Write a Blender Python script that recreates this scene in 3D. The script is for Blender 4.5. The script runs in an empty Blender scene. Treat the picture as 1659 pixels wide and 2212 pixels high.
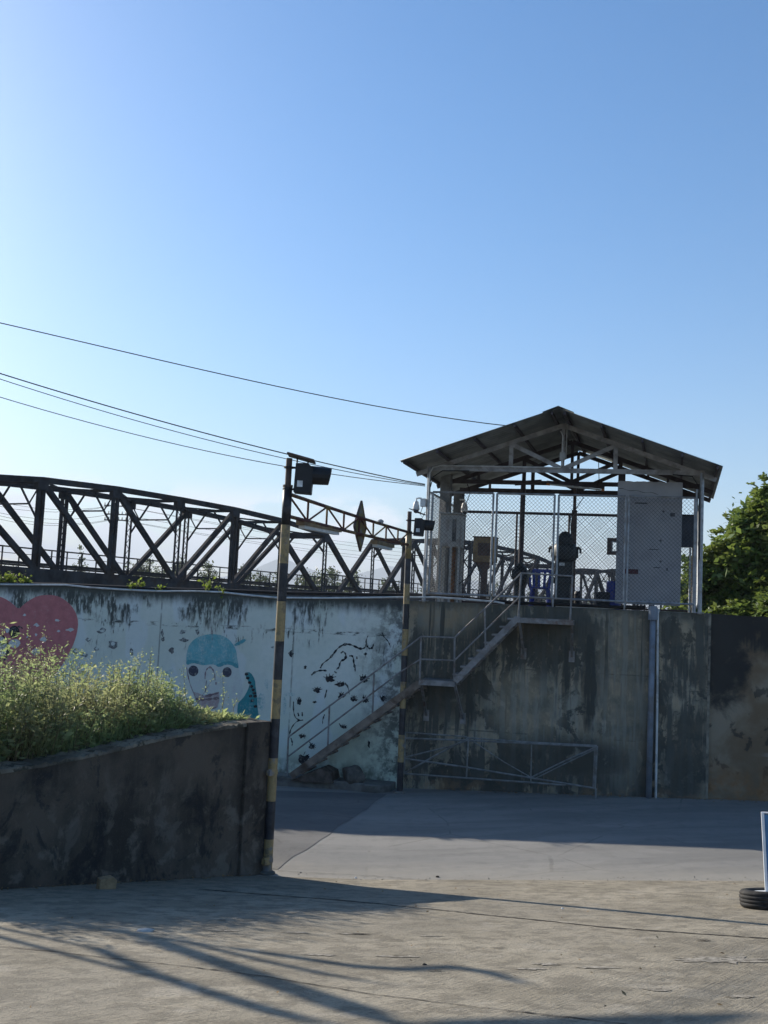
import bpy, math, random
import numpy as np
from math import radians, sin, cos, tan, pi, sqrt, atan2
from mathutils import Vector, Matrix
scn = bpy.context.scene
COL = scn.collection
random.seed(7); RNG = np.random.default_rng(7)

# ------------------------------------------------------------------ camera
EYE = np.array([0., 0., 3.7]); FOC = 2370.; PITCH = radians(5.45); ROLL = .047
_F = np.array([0, cos(PITCH), sin(PITCH)]); _R0 = np.array([1., 0, 0]); _U0 = np.array([0, -sin(PITCH), cos(PITCH)])
cam = bpy.data.cameras.new('camera'); camo = bpy.data.objects.new('camera', cam); COL.objects.link(camo)
cam.sensor_fit = 'HORIZONTAL'; cam.sensor_width = 36; cam.lens = FOC/1659*36
cam.clip_start = .1; cam.clip_end = 20000
_R = _R0*cos(ROLL)+_U0*sin(ROLL); _U = _U0*cos(ROLL)-_R0*sin(ROLL)
camo.matrix_world = Matrix(((_R[0], _U[0], -_F[0], EYE[0]), (_R[1], _U[1], -_F[1], EYE[1]), (_R[2], _U[2], -_F[2], EYE[2]), (0, 0, 0, 1)))
scn.camera = camo

# ------------------------------------------------------------------ sky, sun, exposure
SUN_EL = radians(22.7); SUN_AZ = radians(-46)          # azimuth from +Y towards +X
w = bpy.data.worlds.new('World'); scn.world = w; w.use_nodes = True
nt = w.node_tree; nt.nodes.clear()
sky = nt.nodes.new('ShaderNodeTexSky'); sky.sky_type = 'NISHITA'; sky.sun_disc = False
sky.sun_elevation = SUN_EL; sky.sun_rotation = SUN_AZ; sky.altitude = 0
sky.air_density = 1.0; sky.dust_density = 0.8; sky.ozone_density = 4.0
bg = nt.nodes.new('ShaderNodeBackground'); bg.inputs['Strength'].default_value = .098
out = nt.nodes.new('ShaderNodeOutputWorld')
# low cumulus near the horizon, a property of the sky direction
tc = nt.nodes.new('ShaderNodeTexCoord'); sep = nt.nodes.new('ShaderNodeSeparateXYZ'); nt.links.new(tc.outputs['Generated'], sep.inputs[0])
mp = nt.nodes.new('ShaderNodeMapping'); mp.inputs['Scale'].default_value = (7, 7, 16); nt.links.new(tc.outputs['Generated'], mp.inputs[0])
no = nt.nodes.new('ShaderNodeTexNoise'); no.inputs['Scale'].default_value = 2.4; no.inputs['Detail'].default_value = 7; no.inputs['Roughness'].default_value = .55
nt.links.new(mp.outputs[0], no.inputs['Vector'])
def _mr(src, a, b, c=0., d=1.):
    m = nt.nodes.new('ShaderNodeMapRange'); m.interpolation_type = 'SMOOTHSTEP'
    nt.links.new(src, m.inputs[0]); m.inputs[1].default_value = a; m.inputs[2].default_value = b; m.inputs[3].default_value = c; m.inputs[4].default_value = d
    return m.outputs[0]
def _mul(a, b):
    m = nt.nodes.new('ShaderNodeMath'); m.operation = 'MULTIPLY'; nt.links.new(a, m.inputs[0])
    if isinstance(b, float): m.inputs[1].default_value = b
    else: nt.links.new(b, m.inputs[1])
    return m.outputs[0]
msk = _mul(_mul(_mr(no.outputs['Fac'], .42, .56), _mr(sep.outputs[2], .085, .120, 1., 0.)), _mul(_mr(sep.outputs[0], -.02, .08, 1., 0.), .95))
cmx = nt.nodes.new('ShaderNodeMixRGB'); nt.links.new(msk, cmx.inputs[0]); nt.links.new(sky.outputs[0], cmx.inputs[1]); cmx.inputs[2].default_value = (7.6, 7.9, 8.4, 1)
hs = nt.nodes.new('ShaderNodeHueSaturation'); hs.inputs['Saturation'].default_value = 1.27; hs.inputs['Hue'].default_value = .499; nt.links.new(cmx.outputs[0], hs.inputs['Color'])
nt.links.new(hs.outputs[0], bg.inputs[0]); nt.links.new(bg.outputs[0], out.inputs[0])
sl = bpy.data.lights.new('sun', 'SUN'); sl.energy = 5.0; sl.angle = radians(.55); sl.color = (1, .92, .80)
so = bpy.data.objects.new('sun', sl); COL.objects.link(so)
SUNV = np.array([sin(SUN_AZ)*cos(SUN_EL), cos(SUN_AZ)*cos(SUN_EL), sin(SUN_EL)])
so.rotation_euler = Vector(SUNV).to_track_quat('Z', 'Y').to_euler()
scn.view_settings.view_transform = 'Standard'; scn.view_settings.look = 'None'
scn.view_settings.exposure = 0.84; scn.view_settings.gamma = 1
scn.cycles.max_bounces = 6; scn.cycles.diffuse_bounces = 3; scn.cycles.transparent_max_bounces = 12

# ------------------------------------------------------------------ geometry helpers
def ray(x, y):
    u = x-829.5; v = y-1106
    a = u*cos(ROLL)+v*sin(ROLL); b = v*cos(ROLL)-u*sin(ROLL)
    d = _F*FOC+_R0*a-_U0*b
    return d/np.linalg.norm(d)
def hit(x, y, P, n):
    d = ray(x, y); return EYE+d*(((np.array(P, float)-EYE)@n)/(d@n))
def hity(x, y, Y): return hit(x, y, (0, Y, 0), np.array([0, 1., 0]))
YB = 15.9
def g(x, y):
    h = (.042 if x > 0 else .012)*max(-14., min(12., x))
    if y < YB:
        if y > 5.9: h += .15*(YB-y)
        elif y > -2: h += 1.5+.08*(5.9-y)
        else: h += 1.5+.08*7.9
    return h
def gnd(x, y):
    d = ray(x, y); t = 4.
    while t < 60:
        P = EYE+d*t
        if P[2] <= g(P[0], P[1]): break
        t += .01
    return np.array([P[0], P[1], g(P[0], P[1])])
# far wall frame: a along the wall to the right, b away from the viewer, z up
WP = np.array([.8, 24.2, 0.]); WA = radians(12)
WD = np.array([cos(WA), -sin(WA), 0]); WN = np.array([sin(WA), cos(WA), 0]); UP = np.array([0, 0, 1.])
def W(a, b, z): return WP+WD*a+WN*b+UP*z
def ow(x, y, b=0.):
    P = hit(x, y, WP+WN*b, WN); return float((P-WP)@WD), float(P[2])
def wp(x, y, b=0.): return hit(x, y, WP+WN*b, WN)
PN = np.array([sin(WA+radians(3)), cos(WA+radians(3)), 0])    # depth axis of the shelter
def S(a, b, z): return WP+WD*a+PN*b+UP*z
def os_(x, y, b):
    P = hit(x, y, WP+PN*b, WN); P = P-WP-PN*b; return float(P@WD), float(P[2])

class MB:
    def __init__(s): s.v = []; s.f = []; s.m = []; s.cur = 0
    def add(s, vs, fs):
        n = len(s.v); s.v += [tuple(map(float, p)) for p in vs]; s.f += [tuple(n+i for i in q) for q in fs]; s.m += [s.cur]*len(fs); return s
    def hexa(s, c8): return s.add(c8, [(0, 3, 2, 1), (4, 5, 6, 7), (0, 1, 5, 4), (1, 2, 6, 5), (2, 3, 7, 6), (3, 0, 4, 7)])
    def obox(s, o, X, Y, Z, x0, x1, y0, y1, z0, z1):
        p = lambda a, b, c: np.array(o)+np.array(X)*a+np.array(Y)*b+np.array(Z)*c
        return s.hexa([p(x0, y0, z0), p(x1, y0, z0), p(x1, y1, z0), p(x0, y1, z0), p(x0, y0, z1), p(x1, y0, z1), p(x1, y1, z1), p(x0, y1, z1)])
    def box(s, c, sz): return s.obox(c, (1, 0, 0), (0, 1, 0), (0, 0, 1), -sz[0]/2, sz[0]/2, -sz[1]/2, sz[1]/2, -sz[2]/2, sz[2]/2)
    def bar(s, p0, p1, w_, h_, side=None):
        p0 = np.array(p0, float); p1 = np.array(p1, float); d = p1-p0; L = np.linalg.norm(d); d /= L
        if side is None: side = np.cross(d, UP)
        side = np.array(side, float); side = side-d*(side@d)
        if np.linalg.norm(side) < 1e-6: side = np.array([1., 0, 0])
        side /= np.linalg.norm(side); up = np.cross(side, d)
        return s.obox(p0, d, side, up, 0, L, -w_/2, w_/2, -h_/2, h_/2)
    def tube(s, pts, r, n=8, cap=True):
        pts = [np.array(p, float) for p in pts]; rs = r if isinstance(r, (list, tuple)) else [r]*len(pts)
        ref = None; base = len(s.v)
        for i, p in enumerate(pts):
            d = pts[min(i+1, len(pts)-1)]-pts[max(i-1, 0)]; d = d/np.linalg.norm(d)
            if ref is None:
                ref = np.cross(d, UP)
                if np.linalg.norm(ref) < 1e-3: ref = np.array([1., 0, 0])
            x = ref-d*(ref@d); x /= np.linalg.norm(x); y = np.cross(d, x); ref = x
            for k in range(n):
                t = 2*pi*k/n; s.v.append(tuple(p+rs[i]*(x*cos(t)+y*sin(t))))
        for i in range(len(pts)-1):
            for k in range(n):
                a = base+i*n+k; b = base+i*n+(k+1) % n; s.f.append((a, b, b+n, a+n)); s.m.append(s.cur)
        if cap:
            s.f.append(tuple(base+k for k in range(n))[::-1]); s.f.append(tuple(base+(len(pts)-1)*n+k for k in range(n))); s.m += [s.cur]*2
        return s
    def prism(s, out, th):           # planar outline (3d points), thickness vector
        th = np.array(th, float); n = len(out); b = len(s.v)
        s.v += [tuple(p) for p in out]+[tuple(np.array(p)+th) for p in out]
        s.f += [tuple(b+i for i in range(n)), tuple(b+n+i for i in range(n))[::-1]]+[(b+i, b+n+i, b+n+(i+1) % n, b+(i+1) % n) for i in range(n)]
        s.m += [s.cur]*(n+2); return s
    def lathe(s, c, prof, n=20, axis=UP, x=(1, 0, 0)):
        c = np.array(c, float); axis = np.array(axis, float); x = np.array(x, float); y = np.cross(axis, x); b = len(s.v)
        for r_, z_ in prof:
            for k in range(n):
                t = 2*pi*k/n; s.v.append(tuple(c+axis*z_+r_*(x*cos(t)+y*sin(t))))
        for i in range(len(prof)-1):
            for k in range(n):
                a = b+i*n+k; e = b+i*n+(k+1) % n; s.f.append((a, e, e+n, a+n)); s.m.append(s.cur)
        s.f.append(tuple(b+k for k in range(n))[::-1]); s.f.append(tuple(b+(len(prof)-1)*n+k for k in range(n))); s.m += [s.cur]*2
        return s
    def build(s, name, mat, parent=None, smooth=False, bevel=0.):
        o0 = np.array(ORG.get(root_of(parent).name, (0, 0, 0))) if parent else None
        V = np.array(s.v)
        if o0 is None:
            o0 = np.array([(V[:, 0].min()+V[:, 0].max())/2, (V[:, 1].min()+V[:, 1].max())/2, V[:, 2].min()])
        me = bpy.data.meshes.new(name); me.from_pydata((V-o0).tolist(), [], s.f)
        mats = mat if isinstance(mat, (list, tuple)) else [mat]
        for m_ in mats: me.materials.append(m_)
        if len(mats) > 1: me.polygons.foreach_set('material_index', s.m)
        if smooth: me.polygons.foreach_set('use_smooth', [True]*len(s.f))
        me.update()
        o = bpy.data.objects.new(name, me); COL.objects.link(o)
        if parent: o.parent = parent
        else: o.location = o0; ORG[o.name] = tuple(o0)
        if bevel:
            bv = o.modifiers.new('edge', 'BEVEL'); bv.width = bevel; bv.segments = 2; bv.limit_method = 'ANGLE'; bv.angle_limit = radians(40)
        return o
ORG = {}
def root_of(o):
    while o.parent: o = o.parent
    return o
def thing(name, label, cat, loc, group=None):
    o = bpy.data.objects.new(name, None); COL.objects.link(o); o.location = tuple(map(float, loc)); ORG[o.name] = tuple(map(float, loc))
    o.empty_display_size = .2
    return tag(o, label, cat, group)
def tag(o, label, cat, group=None, kind=None):
    o['label'] = label; o['category'] = cat
    if group: o['group'] = group
    if kind: o['kind'] = kind
    return o
def struct(o, kind='structure'): o['kind'] = kind; return o
def mesh_np(name, V, F, mat, parent=None):      # V (n,3), F (m,k) arrays
    o0 = np.array(ORG.get(root_of(parent).name)) if parent else np.array([V[:, 0].mean(), V[:, 1].mean(), V[:, 2].min()])
    me = bpy.data.meshes.new(name); k = F.shape[1]
    me.vertices.add(len(V)); me.vertices.foreach_set('co', (V-o0).astype(np.float32).ravel())
    me.loops.add(F.size); me.loops.foreach_set('vertex_index', F.astype(np.int32).ravel())
    me.polygons.add(len(F)); me.polygons.foreach_set('loop_start', np.arange(0, F.size, k, dtype=np.int32))
    me.update(calc_edges=True); me.validate(); me.materials.append(mat)
    o = bpy.data.objects.new(name, me); COL.objects.link(o)
    if parent: o.parent = parent
    else: o.location = o0; ORG[o.name] = tuple(o0)
    return o

# ------------------------------------------------------------------ materials
def srgb(r, g_, b):
    f = lambda c: (c/255/12.92) if c/255 <= .04045 else ((c/255+.055)/1.055)**2.4
    return (f(r), f(g_), f(b), 1)
class NT:
    def __init__(s, name, rough=.8, metal=0., spec=.3):
        s.mat = bpy.data.materials.new(name); s.mat.use_nodes = True; s.t = s.mat.node_tree; s.t.nodes.clear()
        s.o = s.n('ShaderNodeOutputMaterial'); s.p = s.n('ShaderNodeBsdfPrincipled'); s.t.links.new(s.p.outputs[0], s.o.inputs[0])
        s.p.inputs['Roughness'].default_value = rough; s.p.inputs['Metallic'].default_value = metal; s.p.inputs['Specular IOR Level'].default_value = spec
        geo = s.n('ShaderNodeNewGeometry'); s.pos = geo.outputs['Position']; s.geo = geo
    def n(s, t): return s.t.nodes.new(t)
    def put(s, sock, v):
        if isinstance(v, (int, float)): sock.default_value = v
        elif isinstance(v, tuple): sock.default_value = v
        else: s.t.links.new(v, sock)
    def map(s, scale=(1, 1, 1), rotz=0., src=None, loc=(0, 0, 0)):
        m = s.n('ShaderNodeMapping'); m.vector_type = 'TEXTURE' if False else 'POINT'
        s.put(m.inputs[0], src or s.pos); m.inputs['Rotation'].default_value = (0, 0, rotz); m.inputs['Scale'].default_value = scale; m.inputs['Location'].default_value = loc
        return m.outputs[0]
    def noise(s, sc, det=5., rough=.55, vec=None, dist=0.):
        m = s.n('ShaderNodeTexNoise'); m.inputs['Scale'].default_value = sc; m.inputs['Detail'].default_value = det; m.inputs['Roughness'].default_value = rough; m.inputs['Distortion'].default_value = dist
        s.put(m.inputs['Vector'], vec or s.pos); return m.outputs['Fac']
    def mr(s, v, a, b, c=0., d=1.):
        m = s.n('ShaderNodeMapRange'); m.interpolation_type = 'SMOOTHSTEP'
        s.put(m.inputs[0], v)
        for i, q in enumerate((a, b, c, d)): m.inputs[1+i].default_value = q
        return m.outputs[0]
    def math(s, op, a, b=0.):
        m = s.n('ShaderNodeMath'); m.operation = op; s.put(m.inputs[0], a); s.put(m.inputs[1], b); return m.outputs[0]
    def mul(s, a, b): return s.math('MULTIPLY', a, b)
    def add(s, a, b): return s.math('ADD', a, b)
    def mx(s, a, b): return s.math('MAXIMUM', a, b)
    def mix(s, f, a, b):
        m = s.n('ShaderNodeMixRGB'); s.put(m.inputs[0], f); s.put(m.inputs[1], a); s.put(m.inputs[2], b); return m.outputs[0]
    def xyz(s, v=None):
        m = s.n('ShaderNodeSeparateXYZ'); s.put(m.inputs[0], v or s.pos); return m.outputs
    def color(s, c): s.put(s.p.inputs['Base Color'], c); return s
    def bump(s, h, st=.4, d=.02):
        m = s.n('ShaderNodeBump'); m.inputs['Strength'].default_value = st; m.inputs['Distance'].default_value = d; s.put(m.inputs['Height'], h)
        s.t.links.new(m.outputs[0], s.p.inputs['Normal']); return s
    def wallco(s):      # (a, b, z) of the far wall frame
        v = s.n('ShaderNodeVectorMath'); v.operation = 'SUBTRACT'; s.put(v.inputs[0], s.pos); v.inputs[1].default_value = tuple(WP)
        r_ = s.n('ShaderNodeVectorRotate'); r_.rotation_type = 'Z_AXIS'; s.put(r_.inputs['Vector'], v.outputs[0]); r_.inputs['Angle'].default_value = WA
        return r_.outputs[0]
    def vscale(s, v, sc): return s.map(scale=sc, src=v)
    def gauss(s, a, z, a0, z0, ra, rz):
        da = s.math('DIVIDE', s.math('SUBTRACT', a, a0), ra); dz = s.math('DIVIDE', s.math('SUBTRACT', z, z0), rz)
        d = s.add(s.mul(da, da), s.mul(dz, dz)); return s.mr(d, 0., 1., 1., 0.)

def plain(name, c, rough=.7, metal=0., var=.25, sc=6., spec=.3, dirt=None, damt=.5, bump=.0):
    t = NT(name, rough, metal, spec); n1 = t.noise(sc, 6)
    dk = tuple(x*(1-var) for x in c[:3])+(1,); lt = tuple(min(1, x*(1+var)) for x in c[:3])+(1,)
    col = t.mix(t.mr(n1, .3, .7), dk, lt)
    if dirt:
        n2 = t.noise(sc*.6, 8, .65, dist=.4); col = t.mix(t.mul(t.mr(n2, .48, .66), damt), col, dirt)
    t.color(col)
    if bump: t.bump(t.noise(sc*8, 4), bump, .01)
    return t.mat

RUST = (.10, .045, .022, 1)
m_galv = plain('galvanised', (.27, .29, .31, 1), .45, .55, .22, 9, .5, dirt=(.16, .14, .12, 1), damt=.5)
m_galv_dull = plain('dull_galvanised', (.20, .21, .21, 1), .6, .3, .25, 8, .4, dirt=(.10, .08, .06, 1), damt=.6)
m_steel_dk = plain('bridge_steel', (.030, .032, .036, 1), .8, .0, .5, 1.1, .10, dirt=(.055, .036, .028, 1), damt=.6)
m_railsteel = plain('bridge_rail_steel', (.028, .026, .027, 1), .7, .1, .3, 2)
m_roof = plain('roof_sheet', (.235, .255, .25, 1), .6, .3, .25, 2.2, .4, dirt=(.14, .15, .145, 1), damt=.5)
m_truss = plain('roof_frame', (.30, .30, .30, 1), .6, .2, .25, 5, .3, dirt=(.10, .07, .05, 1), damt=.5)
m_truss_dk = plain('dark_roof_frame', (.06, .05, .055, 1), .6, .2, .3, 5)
m_black = plain('black_plastic', (.018, .019, .021, 1), .5, 0, .3, 6)
m_rubber = plain('rubber', (.022, .022, .022, 1), .8, 0, .35, 14, .25, dirt=(.07, .06, .05, 1), damt=.5)
m_white = plain('white_plastic', (.68, .70, .70, 1), .5, 0, .1, 8, dirt=(.3, .28, .25, 1), damt=.5)
m_pvc = plain('pvc_pipe', (.52, .54, .54, 1), .5, 0, .15, 5, dirt=(.2, .19, .17, 1), damt=.6)
m_greypipe = plain('grey_pipe', (.17, .20, .24, 1), .5, 0, .2, 3, dirt=(.10, .09, .08, 1), damt=.6)
m_cable = plain('cable', (.012, .012, .013, 1), .7, 0, .1, 5)
m_green_dk = plain('machine_paint', (.022, .030, .030, 1), .5, .1, .35, 6, .4, dirt=(.05, .04, .03, 1))
m_tan = plain('box_paint', (.21, .155, .085, 1), .6, 0, .25, 7, dirt=(.09, .05, .03, 1), damt=.6)
m_brown = plain('brown_panel', (.085, .06, .05, 1), .6, 0, .3, 7)
m_board = plain('cement_board', (.33, .335, .345, 1), .8, 0, .06, 3, .2, dirt=(.25, .255, .265, 1), damt=.5)
m_conc = plain('plain_concrete', (.17, .175, .175, 1), .9, 0, .25, 4, .2, dirt=(.06, .06, .055, 1), damt=.7, bump=.3)
m_cab = plain('cabinet_paint', (.33, .34, .33, 1), .5, .1, .15, 6, dirt=(.14, .10, .07, 1), damt=.5)
m_blue = plain('blue_plastic', (.010, .030, .22, 1), .4, 0, .2, 5, .5)
m_signblue = plain('sign_blue', (.05, .17, .33, 1), .45, 0, .12, 5, .4)
m_signwhite = plain('sign_white', (.75, .77, .78, 1), .5, 0, .06, 5)
m_lamp = plain('lamp_diffuser', (.55, .56, .55, 1), .4, 0, .1, 5)
m_glassy = plain('dark_glass', (.03, .035, .04, 1), .15, 0, .2, 5, .5)
m_solar = plain('solar_cells', (.02, .025, .05, 1), .25, 0, .2, 30, .6)
m_orange = plain('orange_plastic', (.45, .14, .02, 1), .5, 0, .2, 9)
m_rusty = plain('rusty_pipe', (.12, .065, .035, 1), .8, .1, .4, 7, dirt=(.045, .03, .025, 1))
m_stone = plain('stone', (.10, .095, .085, 1), .9, 0, .4, 6, .2, dirt=(.05, .05, .045, 1), bump=.6)
m_brick = plain('tan_brick', (.30, .21, .12, 1), .9, 0, .25, 14, .2, dirt=(.2, .15, .1, 1), bump=.5)
m_stair = plain('stair_steel', (.22, .22, .22, 1), .6, .25, .25, 6, .3, dirt=(.13, .08, .05, 1), damt=.7)
m_stair_rust = plain('rusty_stair', (.20, .165, .135, 1), .8, .05, .35, 4, .2, dirt=(.06, .035, .022, 1), damt=.8)
m_bark = plain('bark', (.10, .085, .07, 1), .9, 0, .35, 9, .1)
m_soil = plain('soil', (.13, .10, .065, 1), .95, 0, .35, 3, .1, dirt=(.06, .05, .03, 1), bump=.6)

def pole_mat():
    t = NT('striped_pole_paint', .5, 0, .4)
    return t
def painted_metal(name, c):
    t = NT(name, .5, .05, .4)
    n1 = t.noise(5.5, 6, .6, dist=.3); n2 = t.noise(26, 4)
    col = t.mix(t.mr(n2, .3, .75), tuple(x*.8 for x in c[:3])+(1,), c)
    col = t.mix(t.mul(t.mr(n1, .50, .60), .75), col, (.13, .105, .075, 1))
    n3 = t.noise(3.1, 5, .6)
    col = t.mix(t.mul(t.mr(n3, .56, .64), .8), col, (.16, .17, .20, 1))
    return t.color(col).mat
m_yellow = painted_metal('worn_yellow_paint', (.33, .245, .115, 1))
m_pblack = plain('worn_black_paint', (.020, .021, .025, 1), .5, 0, .4, 6, .4, dirt=(.055, .055, .065, 1), damt=.7)
def lattice_mat():
    t = NT('lattice_paint', .65, .1, .3); n1 = t.noise(2.3, 6, .6); n2 = t.noise(9, 5)
    col = t.mix(t.mr(n1, .50, .62), (.085, .030, .024, 1), (.20, .135, .045, 1))
    return t.color(t.mix(t.mul(t.mr(n2, .5, .65), .6), col, (.05, .03, .025, 1))).mat
m_lattice = lattice_mat()

def wall_painted():
    t = NT('painted_wall', .85, 0, .2); v = t.wallco(); a, b, z = t.xyz(v)
    big = t.noise(.55, 4, .5, v); fine = t.noise(9, 6, .65, v)
    col = t.mix(t.mr(big, .35, .65), (.54, .61, .545, 1), (.64, .695, .655, 1))
    col = t.mix(t.mul(t.mr(fine, .35, .75), .35), col, (.42, .51, .47, 1))
    # repaint patches and green tint near the base
    vs = t.vscale(v, (1, 1, .5)); pz = t.noise(1.3, 3, .4, vs)
    col = t.mix(t.mul(t.mr(z, 2.0, .5), .55), col, (.56, .68, .54, 1))
    col = t.mix(t.mul(t.mr(pz, .55, .60), .35), col, (.60, .68, .74, 1))
    # mould running down from the top
    st = t.noise(2.6, 7, .62, t.vscale(v, (2.6, 1, .42))); st2 = t.noise(7, 6, .65, t.vscale(v, (2.2, 1, .5)))
    n3 = t.mr(t.noise(.75, 5, .55, v), .38, .62)
    dz = t.math('SUBTRACT', 4.12, z)
    reach = t.add(t.mul(st, 2.3), t.mul(n3, .95))
    m1 = t.mr(t.math('SUBTRACT', t.math('SUBTRACT', reach, t.mul(dz, 1.10)), 1.10), 0., .45)
    m1 = t.mul(m1, t.mr(st2, .34, .52))
    band = t.mr(t.add(dz, t.add(t.mul(fine, .16), t.mul(st, .45))), .74, .42)
    patch = t.mul(t.mr(st2, .54, .64), t.mr(n3, .45, .9))
    line = t.mul(t.gauss(a, z, -4., 3.30, 14., .06), t.mr(t.noise(3.2, 7, .7, t.vscale(v, (1, 1, 4))), .50, .60))
    m = t.mx(t.mx(m1, band), t.mx(t.mul(patch, t.mr(z, 2.2, 3.2)), line))
    col = t.mix(t.mul(m, .92), col, (.030, .036, .034, 1))
    # mould at the base and at the right-hand joint
    r_ = t.mul(t.mr(t.add(a, t.mul(fine, .9)), -1.05, .35), t.mr(t.noise(3.2, 7, .7, v), .43, .56))
    col = t.mix(t.mul(r_, .85), col, (.045, .05, .055, 1))
    lo = t.mul(t.mr(z, .75, .2), t.mr(t.noise(2.1, 6, .6, v), .42, .58))
    col = t.mix(t.mul(lo, .75), col, (.09, .10, .07, 1))
    # shuttering joint
    jn = t.mul(t.mr(t.math('ABSOLUTE', t.math('SUBTRACT', t.math('PINGPONG', t.add(a, 5.95), 1.6), 0.)), .028, .008), t.mr(t.noise(3, 4, .6, v), .36, .52))
    col = t.mix(t.mul(jn, .55), col, (.06, .07, .07, 1))
    t.color(col).bump(t.add(t.mul(fine, .6), t.noise(40, 3, .5, v)), .25, .012)
    return t.mat
def wall_stained(name, second=False):
    t = NT(name, .9, 0, .2); v = t.wallco(); a, b, z = t.xyz(v)
    n1 = t.noise(.75, 6, .58, v, .3); n2 = t.noise(2.2, 7, .65, v, .3); st = t.noise(3.2, 6, .6, t.vscale(v, (2.6, 1, .22))); fine = t.noise(14, 6, .65, v)
    col = t.mix(t.mr(n2, .35, .65), (.185, .178, .14, 1), (.335, .285, .20, 1))
    col = t.mix(t.mul(t.mr(st, .44, .60), .6), col, (.33, .335, .29, 1))
    if not second:
        dark = t.mul(t.mr(t.add(t.mul(n1, .55), t.mul(st, .45)), .462, .535), .92)
        n5 = t.noise(1.7, 8, .70, t.vscale(v, (1, 1, .7)), .5); dk2 = t.mr(n5, .472, .538)
        m = t.mx(t.mul(dark, .95), t.mul(dk2, .9))
        # lighter runs where water keeps the face clean
        pale = t.mx(t.mul(t.gauss(a, z, 2.45, 1.9, 1.0, 1.0), .9), t.mx(t.mul(t.gauss(a, z, 4.5, 2.4, .75, 2.6), .75), t.gauss(a, z, .65, 3.85, 1.0, .65)))
        m = t.mul(m, t.math('SUBTRACT', 1., t.mul(pale, .85)))
        run = t.mx(t.mul(t.gauss(a, z, 3.3, 2.7, .16, 1.4), .85), t.mx(t.gauss(a, z, 3.78, 2.55, .26, 1.75), t.mul(t.gauss(a, z, 1.25, 1.9, .22, 1.0), .9)))
        low = t.mx(t.gauss(a, z, 5.75, .75, .65, 1.1), t.mx(t.mul(t.gauss(a, z, .5, 2.05, 1.2, .75), .9), t.gauss(a, z, 3.7, .9, 1.6, .7)))
        m = t.mx(m, t.mx(t.mr(t.add(run, t.add(t.mul(t.math('SUBTRACT', st, .5), 1.6), t.mul(t.math('SUBTRACT', n2, .5), 1.2))), .38, .95), t.mul(t.mul(low, .95), t.mr(n2, .32, .48))))
        vs_ = t.mul(t.mr(t.noise(1.0, 7, .62, t.vscale(v, (5.5, 1, .16))), .53, .63), t.mr(t.add(z, t.mul(n1, 2.2)), 2.6, 4.4)); m = t.mx(m, t.mul(vs_, .9))
        pj = t.mx(t.gauss(a, z, 3., 1.36, 30., .022), t.gauss(a, z, 3., 2.72, 30., .022)); m = t.mx(m, t.mul(t.mul(pj, .6), t.mr(t.noise(2.0, 5, .6, v), .42, .58)))
        vj = t.mr(t.math('PINGPONG', t.add(a, .35), 1.2), .02, .006); m = t.mx(m, t.mul(t.mul(vj, .5), t.mr(n2, .42, .58)))
        top = t.mul(t.mr(t.add(z, t.mul(fine, .25)), 3.9, 4.25), .8); m = t.mx(m, top)
        col = t.mix(t.mul(t.mul(t.gauss(a, z, .7, 3.7, 1.1, .6), t.mr(n2, .35, .6)), .55), col, (.27, .205, .125, 1))
        col = t.mix(t.mul(m, .90), col, (.034, .039, .038, 1))
        br = t.mul(t.mr(z, .55, .15), t.mr(n2, .5, .62)); col = t.mix(t.mul(br, .6), col, (.22, .15, .09, 1))
        edge = t.mul(t.mr(a, 6.05, 6.3), t.mr(n2, .42, .58)); col = t.mix(t.mul(edge, .7), col, (.30, .285, .23, 1))
    else:
        col = t.mix(t.mr(n1, .4, .6), (.17, .125, .08, 1), (.25, .215, .16, 1))
        lim = t.add(t.mul(st, 1.5), t.mul(n1, 1.4))
        m = t.mr(t.add(t.add(t.math('SUBTRACT', z, 4.05), lim), t.mul(t.math('SUBTRACT', n2, .5), 1.8)), .18, .95)
        m = t.mx(m, t.mr(t.add(t.gauss(a, z, 6.5, 3.1, .8, 1.5), t.mul(t.math('SUBTRACT', n2, .5), 1.8)), .25, .90))
        m = t.mx(m, t.mul(t.mr(n2, .56, .62), .7))
        col = t.mix(t.mul(m, .93), col, (.026, .028, .029, 1))
        col = t.mix(t.mul(t.mul(t.mr(z, 1.3, .5), t.mr(n2, .4, .6)), .6), col, (.26, .135, .055, 1))
        sm = t.mul(t.gauss(a, z, 8.0, 1.35, .8, .55), t.mr(t.noise(2.4, 4, .5, t.vscale(v, (.6, 1, 3.2))), .52, .60)); col = t.mix(t.mul(sm, .8), col, (.38, .38, .40, 1))
    t.color(col).bump(t.add(t.mul(n2, .8), t.mul(fine, .5)), .5, .02)
    return t.mat
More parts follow.
